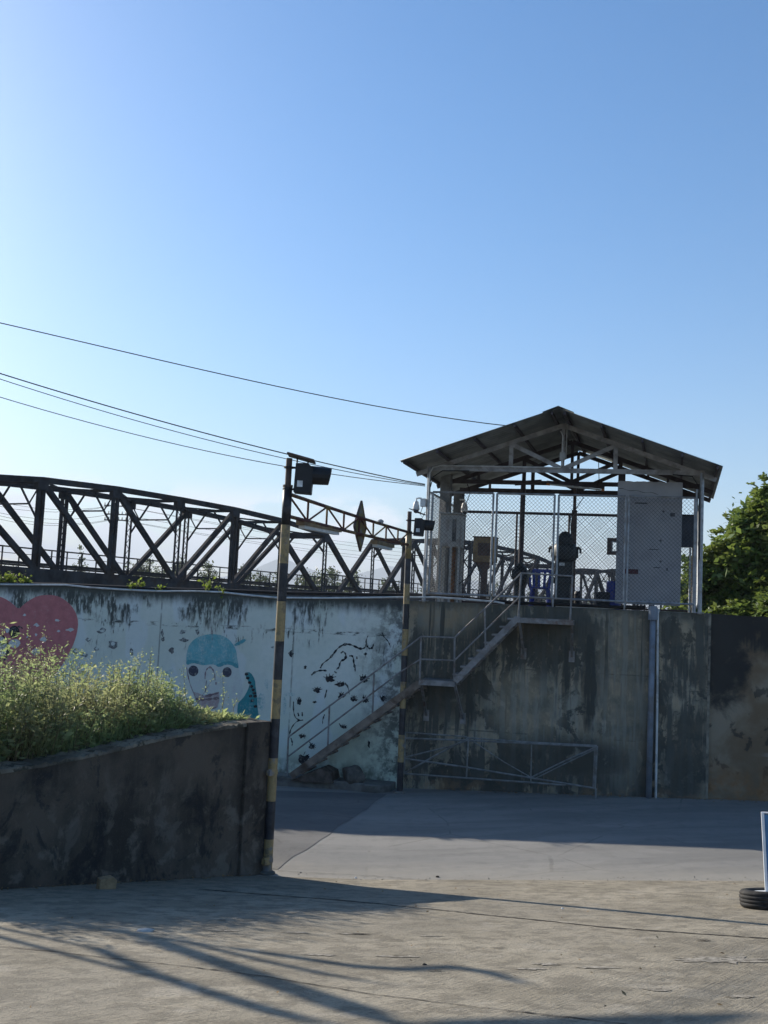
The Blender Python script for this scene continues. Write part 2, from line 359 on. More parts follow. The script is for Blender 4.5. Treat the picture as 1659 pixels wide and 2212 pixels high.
def wall_dark():
    t = NT('blackened_concrete', .9, 0, .2)
    xyz = t.xyz(); z = xyz[2]
    n1 = t.noise(1.1, 6, .6); n2 = t.noise(3.4, 7, .65, dist=.4); st = t.noise(3.5, 6, .6, t.map((2.4, 2.4, .35))); fine = t.noise(22, 6, .7)
    col = t.mix(t.mr(n1, .35, .65), (.045, .038, .031, 1), (.11, .087, .066, 1))
    col = t.mix(t.mul(t.mr(st, .50, .66), .30), col, (.115, .092, .075, 1))
    n4 = t.noise(2.0, 7, .7, t.map((1, 1, .7), 0, None, (3, 1, 7)), .5)
    pale = t.mul(t.mr(n2, .52, .62), t.mr(z, 2.0, .5)); pale2 = t.mul(t.mr(n4, .55, .62), t.mr(z, 2.1, 1.0))
    col = t.mix(t.mul(pale, .55), col, (.20, .17, .135, 1)); col = t.mix(t.mul(pale2, .45), col, (.17, .15, .125, 1))
    col = t.mix(t.mul(t.mr(n4, .47, .40), .7), col, (.020, .021, .022, 1))
    col = t.mix(t.mul(t.mr(t.noise(60, 3, .6), .58, .72), .35), col, (.16, .15, .14, 1))
    t.color(col).bump(t.add(n2, t.mul(fine, .6)), .6, .02); return t.mat
m_wallp = wall_painted(); m_walls = wall_stained('stained_concrete'); m_walls2 = wall_stained('blackened_brown_concrete', True); m_wdark = wall_dark()
def coping():
    t = NT('rough_coping', .95, 0, .1); n2 = t.noise(7, 7, .7); n1 = t.noise(2.2, 5)
    col = t.mix(t.mr(n1, .35, .65), (.10, .088, .07, 1), (.23, .205, .16, 1)); col = t.mix(t.mr(n2, .5, .6), col, (.07, .065, .05, 1))
    return t.color(col).bump(n2, .9, .05).mat
m_coping = coping()

def ramp_mat():
    t = NT('ramp_concrete', .92, 0, .2)
    n1 = t.noise(.9, 6, .6); n2 = t.noise(4.2, 7, .68); f = t.noise(45, 5, .7)
    v = t.map((1, 1, 1), radians(38)); br = t.noise(6, 5, .6, t.vscale(v, (9, .7, 1)))
    v2 = t.map((1, 1, 1), radians(-8)); br2 = t.noise(5, 5, .6, t.vscale(v2, (.7, 6, 1)))
    col = t.mix(t.mr(n1, .35, .65), (.245, .216, .162, 1), (.345, .305, .232, 1))
    col = t.mix(t.mul(t.mr(n2, .46, .58), .62), col, (.15, .132, .10, 1))
    col = t.mix(t.mul(t.mr(t.noise(2.2, 5, .65), .55, .66), .5), col, (.40, .36, .29, 1))
    col = t.mix(t.mul(t.mr(t.noise(.45, 4, .55), .48, .60), .35), col, (.17, .155, .125, 1))
    col = t.mix(t.mul(t.mr(f, .52, .66), .55), col, (.10, .088, .066, 1))
    col = t.mix(t.mul(t.mr(br, .52, .66), .30), col, (.13, .11, .085, 1))
    col = t.mix(t.mul(t.mr(t.noise(90, 3, .6), .60, .72), .6), col, (.47, .43, .35, 1))
    h = t.add(t.mul(br, .9), t.add(t.mul(f, .8), t.add(t.mul(n2, 1.2), t.mul(br2, .7))))
    t.color(col).bump(h, .75, .022); return t.mat
def road_mat(name, c0, c1, sc=1.):
    t = NT(name, .88, 0, .25)
    n1 = t.noise(.7, 6, .6, t.map((.35, 1.2, 1))); n2 = t.noise(3.5, 6, .65); f = t.noise(70*sc, 4, .7)
    col = t.mix(t.mr(n1, .35, .65), c0, c1)
    col = t.mix(t.mul(t.mr(n2, .5, .65), .30), col, tuple(x*.72 for x in c0[:3])+(1,))
    col = t.mix(t.mul(t.mr(f, .50, .70), .45), col, tuple(x*.55 for x in c0[:3])+(1,))
    v1 = t.map((1, 1, 1), -WA); tk = t.noise(1.0, 6, .62, t.vscale(v1, (.10, 1.5, 1))); pa = t.noise(.55, 5, .6, t.vscale(v1, (.6, 1.4, 1)), .8)
    col = t.mix(t.mul(t.mr(tk, .48, .62), .30), col, tuple(x*.62 for x in c0[:3])+(1,))
    col = t.mix(t.mul(t.mr(pa, .545, .575), .26), col, tuple(x*.70 for x in c0[:3])+(1,))
    vo = t.n('ShaderNodeTexVoronoi'); vo.feature = 'DISTANCE_TO_EDGE'; vo.inputs['Scale'].default_value = .42; wv = t.n('ShaderNodeVectorMath'); wv.operation = 'ADD'; t.put(wv.inputs[0], t.pos); nc = t.n('ShaderNodeTexNoise'); nc.inputs['Scale'].default_value = 1.6; nc.inputs['Detail'].default_value = 6; t.put(wv.inputs[1], nc.outputs['Color']); t.t.links.new(wv.outputs[0], vo.inputs['Vector'])
    ck = t.mul(t.mr(vo.outputs['Distance'], .010, .003), t.mr(n1, .47, .56)); col = t.mix(t.mul(ck, .35), col, (.06, .055, .05, 1))
    y = t.xyz()[1]       # pale dust washed along the edge of the ramp
    dust = t.mul(t.mr(t.add(y, t.mul(n2, 1.3)), 18.1, 16.2), .65)
    col = t.mix(dust, col, (.33, .30, .245, 1))
    t.color(col).bump(t.add(f, n2), .5, .012); return t.mat
m_ramp = ramp_mat()
m_road = road_mat('road_concrete', (.205, .20, .187, 1), (.26, .25, .23, 1)); m_asph = road_mat('asphalt', (.125, .124, .12, 1), (.165, .16, .152, 1), .6)
m_pave = plain('pavement_concrete', (.15, .15, .14, 1), .9, 0, .25, 3, .2, dirt=(.07, .07, .06, 1), damt=.7, bump=.4)
m_crack = plain('crack_fill', (.035, .03, .024, 1), .95, 0, .3, 9)
m_chip = plain('spalled_concrete', (.31, .28, .23, 1), .95, 0, .35, 22, .1, dirt=(.08, .07, .05, 1), damt=.9, bump=.8)

def leaf_mat(name, c0, c1, c2=None, trans=.35, rough=.5, tcol=(.30, .36, .06, 1)):
    t = NT(name, rough, 0, .35); ri = t.geo.outputs['Random Per Island']
    col = t.mix(ri, c0, c1)
    if c2: col = t.mix(t.mr(t.noise(.9, 3), .45, .65), col, c2)
    t.color(col)
    tr = t.n('ShaderNodeBsdfTranslucent'); t.t.links.new(t.mix(.35, col, tcol), tr.inputs[0])
    ms = t.n('ShaderNodeMixShader'); ms.inputs[0].default_value = trans
    t.t.links.new(t.p.outputs[0], ms.inputs[1]); t.t.links.new(tr.outputs[0], ms.inputs[2]); t.t.links.new(ms.outputs[0], t.o.inputs[0])
    return t.mat
m_weed = leaf_mat('weed_leaf', (.17, .235, .095, 1), (.31, .37, .18, 1), (.31, .29, .16, 1), .62, .5, (.38, .46, .17, 1))
m_weedstem = plain('weed_stem', (.16, .13, .07, 1), .8, 0, .3, 9)
m_tree = leaf_mat('acacia_leaf', (.06, .115, .026, 1), (.12, .19, .05, 1), (.14, .18, .05, 1), .45)
m_far = leaf_mat('far_tree_leaf', (.035, .055, .025, 1), (.06, .085, .035, 1), None, .25)
m_small = leaf_mat('wall_plant_leaf', (.10, .16, .02, 1), (.17, .22, .04, 1), None, .5)

# ================================================================== SETTING
def haze_box(r, z0, z1, dens):
    m = MB(); m.box((0, 0, (z0+z1)/2), (2*r, 2*r, z1-z0)); mt = bpy.data.materials.new('pale_air'); mt.use_nodes = True; t = mt.node_tree; t.nodes.clear()
    o_ = t.nodes.new('ShaderNodeOutputMaterial'); v_ = t.nodes.new('ShaderNodeVolumePrincipled'); v_.inputs['Color'].default_value = (.85, .92, 1, 1); v_.inputs['Density'].default_value = dens; v_.inputs['Anisotropy'].default_value = 0.
    t.links.new(v_.outputs[0], o_.inputs['Volume']); o = m.build('haze', mt); o['kind'] = 'stuff'; o['label'] = 'pale thin haze over the river and far hills'; o['category'] = 'haze'; return o
A_END = ow(1533, 1500)[0]; A_P = ow(872, 1500)[0]          # joints of the far wall
def sheet(name, xs, ys, mat, dz, inside=None):
    V = []; idx = {}; F = []
    for i, x in enumerate(xs):
        for j, y in enumerate(ys): idx[i, j] = len(V); V.append((x, y, g(x, y)+dz))
    for i in range(len(xs)-1):
        for j in range(len(ys)-1): F.append((idx[i, j], idx[i+1, j], idx[i+1, j+1], idx[i, j+1]))
    m = MB(); m.add(V, F); return m.build(name, mat)
m_ground = plain('bare_ground', (.10, .095, .06, 1), .95, 0, .3, .05)
big = MB(); R = 9800
big.add([(-R, -R, -.75), (R, -R, -.75), (R, R, -.75), (-R, R, -.75)], [(0, 1, 2, 3)])
struct(big.build('ground', m_ground))
m_water = plain('river_water', (.05, .06, .05, 1), .15, 0, .1, .1, .5)
wt = MB(); wt.add([(-900, 40, -.72), (1500, 40, -.72), (1500, 215, -.72), (-900, 215, -.72)], [(0, 1, 2, 3)]); struct(wt.build('water', m_water))
rx = np.concatenate([[-60, -30, -14], np.arange(-10, 12.1, .5), [16, 30, 60]])
struct(sheet('road', rx, np.concatenate([[15.9], np.arange(16.2, 23, .4), [23.5, 25, 28, 36]]), m_road, 0.))
struct(sheet('ramp', np.concatenate([[-14], np.arange(-9, 12.1, .3), [16, 22]]), np.concatenate([[-8, -4, 0, 3], np.arange(5.0, 15.9, .3), [15.9]]), m_ramp, .004))
# darker asphalt left of the diagonal seam
sa = gnd(836, 1716); sb = gnd(700, 1805); sc_ = gnd(598, 1878)
ap = MB(); n = 16; seam = []
for k in range(n+1):
    t_ = k/n; q = sa+(sc_-sa)*t_; j = .02*math.sin(k*2.1)+.02*math.sin(k*5.3); seam.append((q[0]+j, q[1]))
for k in range(n):
    a0, a1 = seam[k], seam[k+1]
    xs = [-40, -12, -8, -5]
    row0 = [(x, a0[1]) for x in xs]+[a0]; row1 = [(x, a1[1]) for x in xs]+[a1]
    for i in range(len(row0)-1):
        ap.add([(p[0], p[1], g(*p)+.006) for p in (row0[i], row0[i+1], row1[i+1], row1[i])], [(3, 2, 1, 0)])
struct(ap.build('asphalt_road', m_asph))
# raised pavement below the painted wall
kb = MB(); o1 = [gnd(594, 1697), gnd(740, 1706), gnd(812, 1714)]
pv = [(-30, o1[0][1]+4.2), (o1[0][0]-1.5, o1[0][1]+.2)]+[(p[0], p[1]) for p in o1]
q0 = W(A_P-.05, -.05, 0); pv += [(q0[0]-.12, pv[-1][1]+.25), (q0[0]-.02, q0[1])]
L_ = W(-31, 0, 0); outl = [np.array((p[0], p[1], -.2)) for p in pv]+[np.array((L_[0], L_[1], -.2))]
zt = .17
kb.prism(outl[::-1], (0, 0, zt+.2)); struct(kb.build('pavement', m_pave, bevel=.03))
# far mountains
def ridge(name, pts, Y, mat):
    m = MB(); V = []; F = []
    for px_, py_ in pts:
        P = hity(px_, py_, Y); V += [(P[0], Y, P[2]), (P[0], Y-700, -1.2), (P[0], Y+700, -1.2)]
    for i in range(len(pts)-1):
        a = i*3; F += [(a, a+1, a+4, a+3), (a, a+3, a+5, a+2)]
    m.add(V, F); return struct(m.build(name, mat))
m_mount = plain('wooded_mountain', (.05, .075, .04, 1), .95, 0, .3, .004)
ridge('mountain', [(-400, 1262), (-150, 1240), (60, 1252), (250, 1262), (420, 1256), (530, 1238), (585, 1213), (610, 1204), (645, 1220), (690, 1236), (760, 1243), (840, 1222), (880, 1230), (960, 1248), (1100, 1262), (1300, 1270), (1600, 1262), (1800, 1280)], 8800, m_mount)

# ------------------------------------------------------------------ far flood wall
def wallblock(a0, a1, z0, z1, b0, th, top_j=0.):
    m = MB(); n = max(2, int((a1-a0)/.35)); V = []; F = []
    for i in range(n+1):
        a = a0+(a1-a0)*i/n; dz = top_j*(.5*sin(a*2.3)+.5*sin(a*5.1+1))
        V += [W(a, b0, z0), W(a, b0, z1+dz), W(a, b0+th, z1+dz), W(a, b0+th, z0)]
    for i in range(n):
        k = i*4
        for j in range(4): F.append((k+j, k+(j+1) % 4, k+4+(j+1) % 4, k+4+j)[::-1])
    F += [(0, 1, 2, 3), tuple(n*4+j for j in (3, 2, 1, 0))]
    return m.add(V, F)
ZT = 4.08
pw = thing('painted_wall', 'tall pale blue painted concrete wall with a faded mural and black mould', 'wall', W(-8, 0, 0))
wallblock(-34, A_P, -.4, ZT, 0, .45, .012).build('wall_panel', m_wallp, pw)
cw = tag(wallblock(A_P+.006, A_END, -.4, ZT, .004, .6, .012).build('concrete_wall', m_walls), 'tall unpainted grey concrete wall with black water stains behind the steel stairs', 'wall')
cw2 = tag(wallblock(A_END+.006, 30, -.4, ZT-.01, .05, .5, .01).build('concrete_wall', m_walls2), 'blackened and brown concrete wall running right from the pale joint', 'wall')
tr_ = MB(); tr_.obox(W(0, 0, 0), WD, WN, UP, A_END-.05, A_END+.003, -.012, .003, .25, ZT-.02); jt = tr_.build('joint_strip', plain('pale_mortar', (.22, .205, .165, 1), .9, 0, .35, 4, dirt=(.05, .05, .045, 1), damt=.95)); jt.location = np.array(jt.location); 
jt.parent = cw; jt.matrix_parent_inverse = Matrix.Translation(-Vector(cw.location))

# mural, painted on the wall face
def mural_mat(name, c, wear=.5, thr=.50):
    t = NT(name, .85, 0, .2); v = t.wallco(); a, b, z = t.xyz(v)
    n1 = t.noise(6, 6, .65, v); n2 = t.noise(22, 5, .7, v)
    col = t.mix(t.mr(n1, .35, .7), c, tuple(x*.8 for x in c[:3])+(1,))
    col = t.mix(t.mul(t.mr(t.add(t.mul(n2, .5), t.mul(t.noise(3.5, 6, .7, t.vscale(v, (1.6, 1, .7))), .5)), thr-.02, thr+.16), wear*1.25), col, (.53, .605, .57, 1))
    return t.color(col).mat
mm_red = mural_mat('mural_red', (.48, .18, .19, 1), .2, .54); mm_black = mural_mat('mural_black', (.022, .024, .03, 1), .45, .50); mm_teal = mural_mat('mural_teal', (.15, .42, .47, 1), .45, .48)
mm_teal2 = mural_mat('mural_deep_teal', (.04, .25, .28, 1), .3, .52); mm_face = mural_mat('mural_face', (.545, .59, .59, 1), .75, .40); mm_mauve = mural_mat('mural_mauve', (.40, .32, .32, 1), .5, .48)
mm_grey = mural_mat('mural_grey', (.10, .11, .12, 1), .6, .47); mm_paleb = mural_mat('mural_white', (.58, .60, .61, 1), .35, .5); mm_eye = mural_mat('mural_eye', (.06, .065, .095, 1), .35, .5); mm_wash = mural_mat('mural_wash', (.20, .43, .43, 1), .9, .40)
def fillpoly(m, pts, off):
    P = [wp(x, y) for x, y in pts]; a2 = [((q-WP)@WD, q[2]) for q in P]
    cx = sum(p[0] for p in a2)/len(a2); cz = sum(p[1] for p in a2)/len(a2)
    m.add([W(a, -off, z) for a, z in a2], [tuple(range(len(a2)))])
def tess(o):
    import bmesh
    bm = bmesh.new(); bm.from_mesh(o.data); bmesh.ops.triangulate(bm, faces=bm.faces[:]); bmesh.ops.recalc_face_normals(bm, faces=bm.faces[:]); bm.to_mesh(o.data); bm.free(); return o
def smooth(pts, n=3, closed=True):
    for _ in range(n):
        q = []
        N = len(pts)
        for i in range(N if closed else N-1):
            p0 = pts[i]; p1 = pts[(i+1) % N]
            q += [(p0[0]*.75+p1[0]*.25, p0[1]*.75+p1[1]*.25), (p0[0]*.25+p1[0]*.75, p0[1]*.25+p1[1]*.75)]
        if not closed: q = [pts[0]]+q+[pts[-1]]
        pts = q
    return pts
def tr(o, s): return lambda P: [(o[0]+x*s, o[1]+y*s) for x, y in P]
T7 = tr((0, 1261.8), .17196); T8 = tr((351.1, 1327.6), .16535); T4 = tr((0, 1234.4), .3803); T5 = tr((548.6, 1261.8), .2315); T6 = tr((850.3, 1261.8), .2976)
def paint(name, polys, mat, off, lab=None):
    m = MB()
    for p in polys: fillpoly(m, p, off)
    o = tess(m.build(name, mat, pw))
    if lab: o['label'] = lab
    return o
def stroke(P, w0, w1=None):
    P = smooth(P, 2, False); n = len(P); L = []; R_ = []
    for i, p in enumerate(P):
        a = P[max(0, i-1)]; b = P[min(n-1, i+1)]; dx = b[0]-a[0]; dy = b[1]-a[1]; l = sqrt(dx*dx+dy*dy) or 1
        t_ = i/(n-1); wd = w0*(1+.45*sin(i*1.7)+.3*sin(i*.61))*(.35+.65*sin(pi*min(1, max(.12, t_*.95+.03))))
        L.append((p[0]-dy/l*wd/2, p[1]+dx/l*wd/2)); R_.append((p[0]+dy/l*wd/2, p[1]-dx/l*wd/2))
    return L+R_[::-1]
def blob(x, y, rx_, ry, seed, n=18, spk=.25):
    r_ = random.Random(seed); return [(x+rx_*cos(2*pi*k/n)*(1+r_.uniform(-spk, spk)), y+ry*sin(2*pi*k/n)*(1+r_.uniform(-spk, spk))) for k in range(n)]
heart = [(235, 318), (300, 255), (380, 195), (470, 150), (560, 135), (690, 138), (800, 185), (895, 265), (960, 370), (985, 480), (970, 610), (930, 740), (880, 850), (820, 960), (740, 1075), (620, 1230), (480, 1380), (330, 1540), (200, 1660), (60, 1540), (-150, 1330), (-340, 1090), (-480, 840), (-540, 600), (-520, 420), (-430, 270), (-280, 175), (-120, 140), (0, 155), (90, 195), (170, 255)]
paint('painted_heart', [T7(smooth(heart, 1))], mm_red, .004, 'large dull red heart')
paint('painted_disc', [T7([(180+68*cos(2*pi*k/24), 600+78*sin(2*pi*k/24)) for k in range(24)]), T7(stroke([(30, 650), (90, 700), (108, 790), (90, 900), (40, 980)], 26)), T7(stroke([(215, 545), (250, 530), (290, 560)], 20))], mm_black, .0065)
paint('painted_white_shape', [T7(blob(20, 790, 70, 130, 3, 22, .05)), T7(blob(185, 745, 75, 55, 9, 20, .1)), T7(blob(450, 850, 50, 45, 11, 18, .15))], mm_paleb, .0055)
frag = [(310, 390, 22, 18), (465, 515, 40, 26), (725, 455, 38, 20), (890, 575, 55, 26), (740, 590, 30, 16), (545, 690, 40, 36), (455, 635, 16, 22), (90, 580, 36, 50), (345, 665, 20, 16)]
paint('painted_butterfly', [T7(blob(x, y, a*.85, b*.75, i, 11, .5)) for i, (x, y, a, b) in enumerate(frag)], mm_paleb, .0085)
fr2 = [(1280, 590, 46, 34), (1115, 700, 38, 24), (945, 845, 30, 40), (1060, 885, 42, 28), (1210, 815, 34, 26), (1420, 750, 55, 50), (1650, 850, 22, 38)]
bfl = [T7(blob(x, y, a, b, 30+i, 10, .5)) for i, (x, y, a, b) in enumerate(fr2)]
bfl += [T8(blob(x, y, a, b, 60+i, 10, .5)) for i, (x, y, a, b) in enumerate([(265, 225, 45, 26), (455, 225, 26, 36), (280, 330, 48, 26), (115, 470, 30, 40), (0, 235, 18, 40), (5, 320, 22, 30), (1440, 425, 22, 12)])]
paint('painted_butterfly', bfl, mm_grey, .004)
m_ = []
for i, (x, y, a, b) in enumerate(fr2): m_.append(T7(blob(x+4, y-3, a*.5, b*.45, 80+i, 9, .4)))
paint('painted_butterfly', m_, mm_face, .0065)
paint('painted_face', [T8(smooth([(310, 560), (320, 760), (350, 900), (400, 1040), (470, 1190), (560, 1290), (720, 1330), (880, 1300), (990, 1160), (1060, 1010), (1030, 850), (990, 690), (970, 560)], 2))], mm_face, .004)
helm = [(310, 600), (318, 500), (345, 400), (420, 315), (530, 268), (650, 252), (780, 268), (870, 325), (940, 410), (968, 490), (975, 570), (1000, 690), (970, 702), (900, 655), (830, 650), (740, 690), (690, 655), (610, 650), (560, 665), (470, 645), (400, 628), (318, 662)]
paint('painted_helmet', [T8(smooth(helm, 1))], mm_teal, .0065, 'faded teal helmet')
paint('painted_helmet_brim', [T8(smooth([(310, 600), (380, 585), (470, 610), (560, 635), (545, 668), (470, 648), (400, 630), (315, 664)], 1)), T8(smooth([(690, 660), (760, 630), (850, 600), (960, 630), (1002, 690), (970, 704), (900, 657), (830, 652), (740, 692)], 1)), T8(smooth([(930, 390), (1070, 310), (1100, 345), (960, 420)], 1))], mural_mat('mural_mid_teal', (.09, .33, .38, 1), .35, .5), .009)
paint('painted_eye', [T8([(405+66*cos(2*pi*k/20), 735+70*sin(2*pi*k/20)) for k in range(20)]), T8([(845+60*cos(2*pi*k/20), 752+66*sin(2*pi*k/20)) for k in range(20)])], mm_eye, .009)
paint('painted_nose', [T8(stroke([(555, 840), (562, 750), (590, 695), (640, 685), (680, 760), (690, 860)], 18)), T8(stroke([(575, 860), (560, 1030)], 9)), T8(stroke([(700, 880), (700, 920)], 16)), T8(stroke([(318, 690), (345, 860), (400, 1010), (470, 1160)], 10)), T8(stroke([(640, 170), (650, 260), (650, 350)], 8))], mural_mat('mural_faded_red', (.20, .12, .15, 1), .5, .48), .009)
paint('painted_mouth', [T8([(400, 1010), (470, 1025), (540, 1055), (590, 1060), (650, 1030), (740, 1005), (745, 1120), (720, 1210), (600, 1228), (490, 1212), (440, 1120)])], mm_mauve, .009)
paint('painted_mouth_line', [T8(stroke([(430, 1100), (540, 1115), (640, 1100), (745, 1090)], 34)), T8(stroke([(560, 1065), (640, 1050), (740, 1020)], 30)), T8(stroke([(480, 1215), (600, 1235), (720, 1215)], 14))], mural_mat('mural_dark_mauve', (.19, .14, .15, 1), .5, .5), .0115)
paint('painted_collar', [T8(smooth([(975, 1420), (975, 1280), (985, 1150), (1040, 1105), (1090, 1035), (1125, 960), (1140, 900), (1080, 800), (1090, 755), (1150, 750), (1210, 850), (1215, 930), (1235, 1070), (1240, 1200), (1260, 1340), (1260, 1450)], 1))], mm_teal2, .0065, 'deep teal scalloped collar')
paint('painted_wash', [T8(blob(1290, 1140, 55, 110, 5, 18, .2)), T8(smooth([(25, 760), (130, 690), (150, 740), (60, 810)], 1)), T5(blob(330, 1030, 55, 18, 7, 16, .2)), T5(blob(285, 1140, 18, 80, 8, 16, .3)), T5(blob(120, 930, 20, 50, 4, 16, .3))], mm_wash, .004)
cd = []
for i, (x, y) in enumerate([(1098, 778), (1115, 828), (1140, 888), (1165, 938), (1185, 982), (1200, 1024), (1210, 1066), (1150, 1065), (1172, 1125), (1215, 1200)]): cd.append(T8(blob(x, y, 24, 20, i, 12, .15)))
paint('painted_collar_spot', cd, mm_black, .009)
ink = [[(620, 785), (640, 740), (700, 700), (735, 660), (780, 600), (830, 565), (880, 558), (930, 575), (990, 605), (1030, 600), (1050, 570), (1045, 530), (1065, 478)], [(1050, 545), (1060, 590), (1085, 605), (1110, 590), (1116, 552)], [(810, 645), (835, 625), (860, 655), (855, 700), (805, 718), (795, 778), (768, 795)], [(890, 670), (925, 668), (932, 740), (945, 780), (944, 820)], [(535, 850), (575, 815), (640, 802), (680, 810)], [(370, 1095), (368, 1180), (385, 1250), (440, 1275)], [(460, 1268), (400, 1275), (345, 1345), (332, 1405)], [(345, 1435), (360, 1480), (355, 1510)], [(660, 1215), (642, 1260), (640, 1305)], [(680, 985), (660, 1070)], [(1195, 450), (1210, 490), (1255, 535), (1270, 575)], [(850, 920), (880, 960), (890, 1030)], [(515, 1470), (540, 1500), (560, 1530)], [(795, 1300), (815, 1330), (855, 1345)], [(410, 1200), (420, 1235)], [(450, 1195), (452, 1235)], [(1175, 1040), (1195, 1080), (1225, 1075)], [(750, 815), (775, 830)], [(960, 675), (962, 700)], [(1040, 640), (1045, 660)]]
spots = [(708, 885, 46, 34), (590, 990, 36, 22), (420, 1095, 20, 28), (1025, 885, 40, 30), (818, 1042, 30, 26), (805, 935, 40, 20), (930, 1070, 30, 24), (1035, 1080, 28, 32), (1205, 1070, 24, 22), (832, 1332, 26, 18), (445, 1420, 30, 18), (540, 1515, 26, 22), (452, 1635, 55, 50), (480, 775, 14, 18), (1042, 652, 15, 14), (1075, 1490, 14, 36), (565, 1100, 18, 10), (345, 650, 22, 30)]
pol = [T5(stroke(q, 17 if i < 5 else 11)) for i, q in enumerate(ink)]+[T5(blob(x, y, a, b, 200+i, 16, .42)) for i, (x, y, a, b) in enumerate(spots)]
for i, (x, y, a, b) in enumerate(spots[:13]):     # lashes round each spot
    for k in range(5):
        t_ = radians(200+k*32+i*7); pol.append(T5(stroke([(x+a*.8*cos(t_), y+b*.8*sin(t_)), (x+a*1.5*cos(t_+.1), y+b*1.6*sin(t_+.1))], 5)))
paint('painted_ink_mark', pol, mm_black, .0045, 'loose black brush marks')

# ------------------------------------------------------------------ ramp side wall, bank, weeds
e0 = gnd(582, 1888); lp = [gnd(0, 1925), gnd(300, 1905), e0]
wdir = np.array([e0[0]-lp[0][0], e0[1]-lp[0][1], 0]); wlen = np.linalg.norm(wdir); wdir /= wlen; wnrm = np.array([wdir[1], -wdir[0], 0])   # facing the ramp
LW0 = np.array([e0[0]-.16, e0[1]+.0, 0])
topz = []
for x, y in [(0, 1664), (95, 1649), (190, 1630), (266, 1613), (361, 1590), (456, 1573), (544, 1561), (566, 1559)]:
    P = hit(x, y, LW0, wnrm); topz.append((float((P-LW0)@wdir), float(P[2])))
s0, z0_ = topz[0]; topz = [(s0-7, z0_-.62), (s0-3, z0_-.30)]+topz+[(.02, topz[-1][1])]
def ltop(s): return float(np.interp(s, [p[0] for p in topz], [p[1] for p in topz]))
def LWp(s, b, z): return LW0+wdir*s-wnrm*b+UP*z
rw = thing('retaining_wall', 'low blackened concrete retaining wall beside the ramp, weeds behind it', 'wall', LWp(-2, 0, g(*LWp(-2, 0, 0)[:2])))
m = MB(); ss = np.linspace(s0-7, 0, 60); V = []; F = []
for s in ss:
    zt_ = ltop(s)-.035
    for b, z in ((0, -.5), (0, zt_), (.3, zt_), (.3, -.5)): V.append(LWp(s, b, z))
for i in range(len(ss)-1):
    for j in range(4): F.append((i*4+j, i*4+(j+1) % 4, i*4+4+(j+1) % 4, i*4+4+j)[::-1])
F += [(0, 1, 2, 3), tuple((len(ss)-1)*4+j for j in (3, 2, 1, 0))]
m.add(V, F).build('wall_panel', m_wdark, rw)
m = MB(); V = []; F = []; ss = np.linspace(s0-7, 0, 220); r_ = random.Random(4)
for s in ss:
    j1, j2, j3 = r_.uniform(-.012, .012), r_.uniform(-.02, .02), r_.uniform(-.012, .02)
    zt_ = ltop(s)
    for b, z in ((-.02+j1, zt_-.04), (-.015+j1, zt_-.005+j3), (.34+j2*2, zt_+.01+j2), (.36, zt_-.06)): V.append(LWp(s, b, z))
for i in range(len(ss)-1):
    for j in range(4): F.append((i*4+j, i*4+(j+1) % 4, i*4+4+(j+1) % 4, i*4+4+j)[::-1])
m.add(V, F).build('coping', m_coping, rw)
m = MB(); m.obox(LWp(0, 0, 0), wdir, -wnrm, UP, -.42, .05, -.06, .28, -.4, ltop(0)+.005); m.build('end_pillar', m_wdark, rw, bevel=.012)

# bank behind the retaining wall
bk = [(-2.35, 16.1), (-3.7, 17.2), (-5.3, 18.7), (-8, 20.0), (-12, 21.0), (-18, 22)]
def back(t):
    n_ = len(bk)-1; i = min(n_-1, int(t*n_)); f_ = t*n_-i; return np.array([bk[i][0]*(1-f_)+bk[i+1][0]*f_, bk[i][1]*(1-f_)+bk[i+1][1]*f_, 0])
def bank(t, v):      # t 0 at the pole end, v 0 at the wall .. 1 at the rear crest .. 1.5 at the rear foot
    s = -t*(abs(s0)+6.5); A = LWp(s, .34, 0); B = back(t); z = ltop(s)-.06
    if v <= 1: P = A+(B-A)*v; P[2] = z+.12*sin(pi*v)*t**.5+.05*sin(P[0]*3+P[1]*2)*min(1, t*3); return P
    P = B+(B-A)/max(.4, np.linalg.norm(B-A))*(v-1)*2.0; P[2] = (z)*(1-(v-1)/.5)-.05*(v-1)*2; return P
m = MB(); V = []; F = []; nu, nv = 40, 14
for i in range(nu+1):
    for j in range(nv+1): V.append(bank(i/nu, j/nv*1.5))
for i in range(nu):
    for j in range(nv): k = i*(nv+1)+j; F.append((k, k+1, k+nv+2, k+nv+1)[::-1])
struct(m.add(V, F).build('terrain', m_soil, smooth=True))

# weeds: one mass of stems and small leaves
def rot_quads(C, D, N, L, Wd):      # leaf quads: centre-base C, direction D, normal-ish N
    S_ = np.cross(D, N); S_ /= (np.linalg.norm(S_, axis=1, keepdims=True)+1e-9)
    L = L[:, None]; Wd = Wd[:, None]
    return np.stack([C, C+D*L*.5+S_*Wd*.5, C+D*L, C+D*L*.5-S_*Wd*.5], 1)
def unit(a): return a/(np.linalg.norm(a, axis=1, keepdims=True)+1e-9)
quads = []; stems = MB(); nplants = 0
prof = [(-60, 1.75), (0, 1.35), (40, 1.75), (110, 1.25), (170, 1.15), (240, .98), (330, .86), (400, .70), (470, .52), (520, .30), (575, .16)]
def wproj(P):
    d = np.array(P)-EYE; z = d@_F; a = d@_R0/z*FOC; b = -(d@_U0)/z*FOC
    return 829.5+a*cos(ROLL)-b*sin(ROLL), 1106+a*sin(ROLL)+b*cos(ROLL)
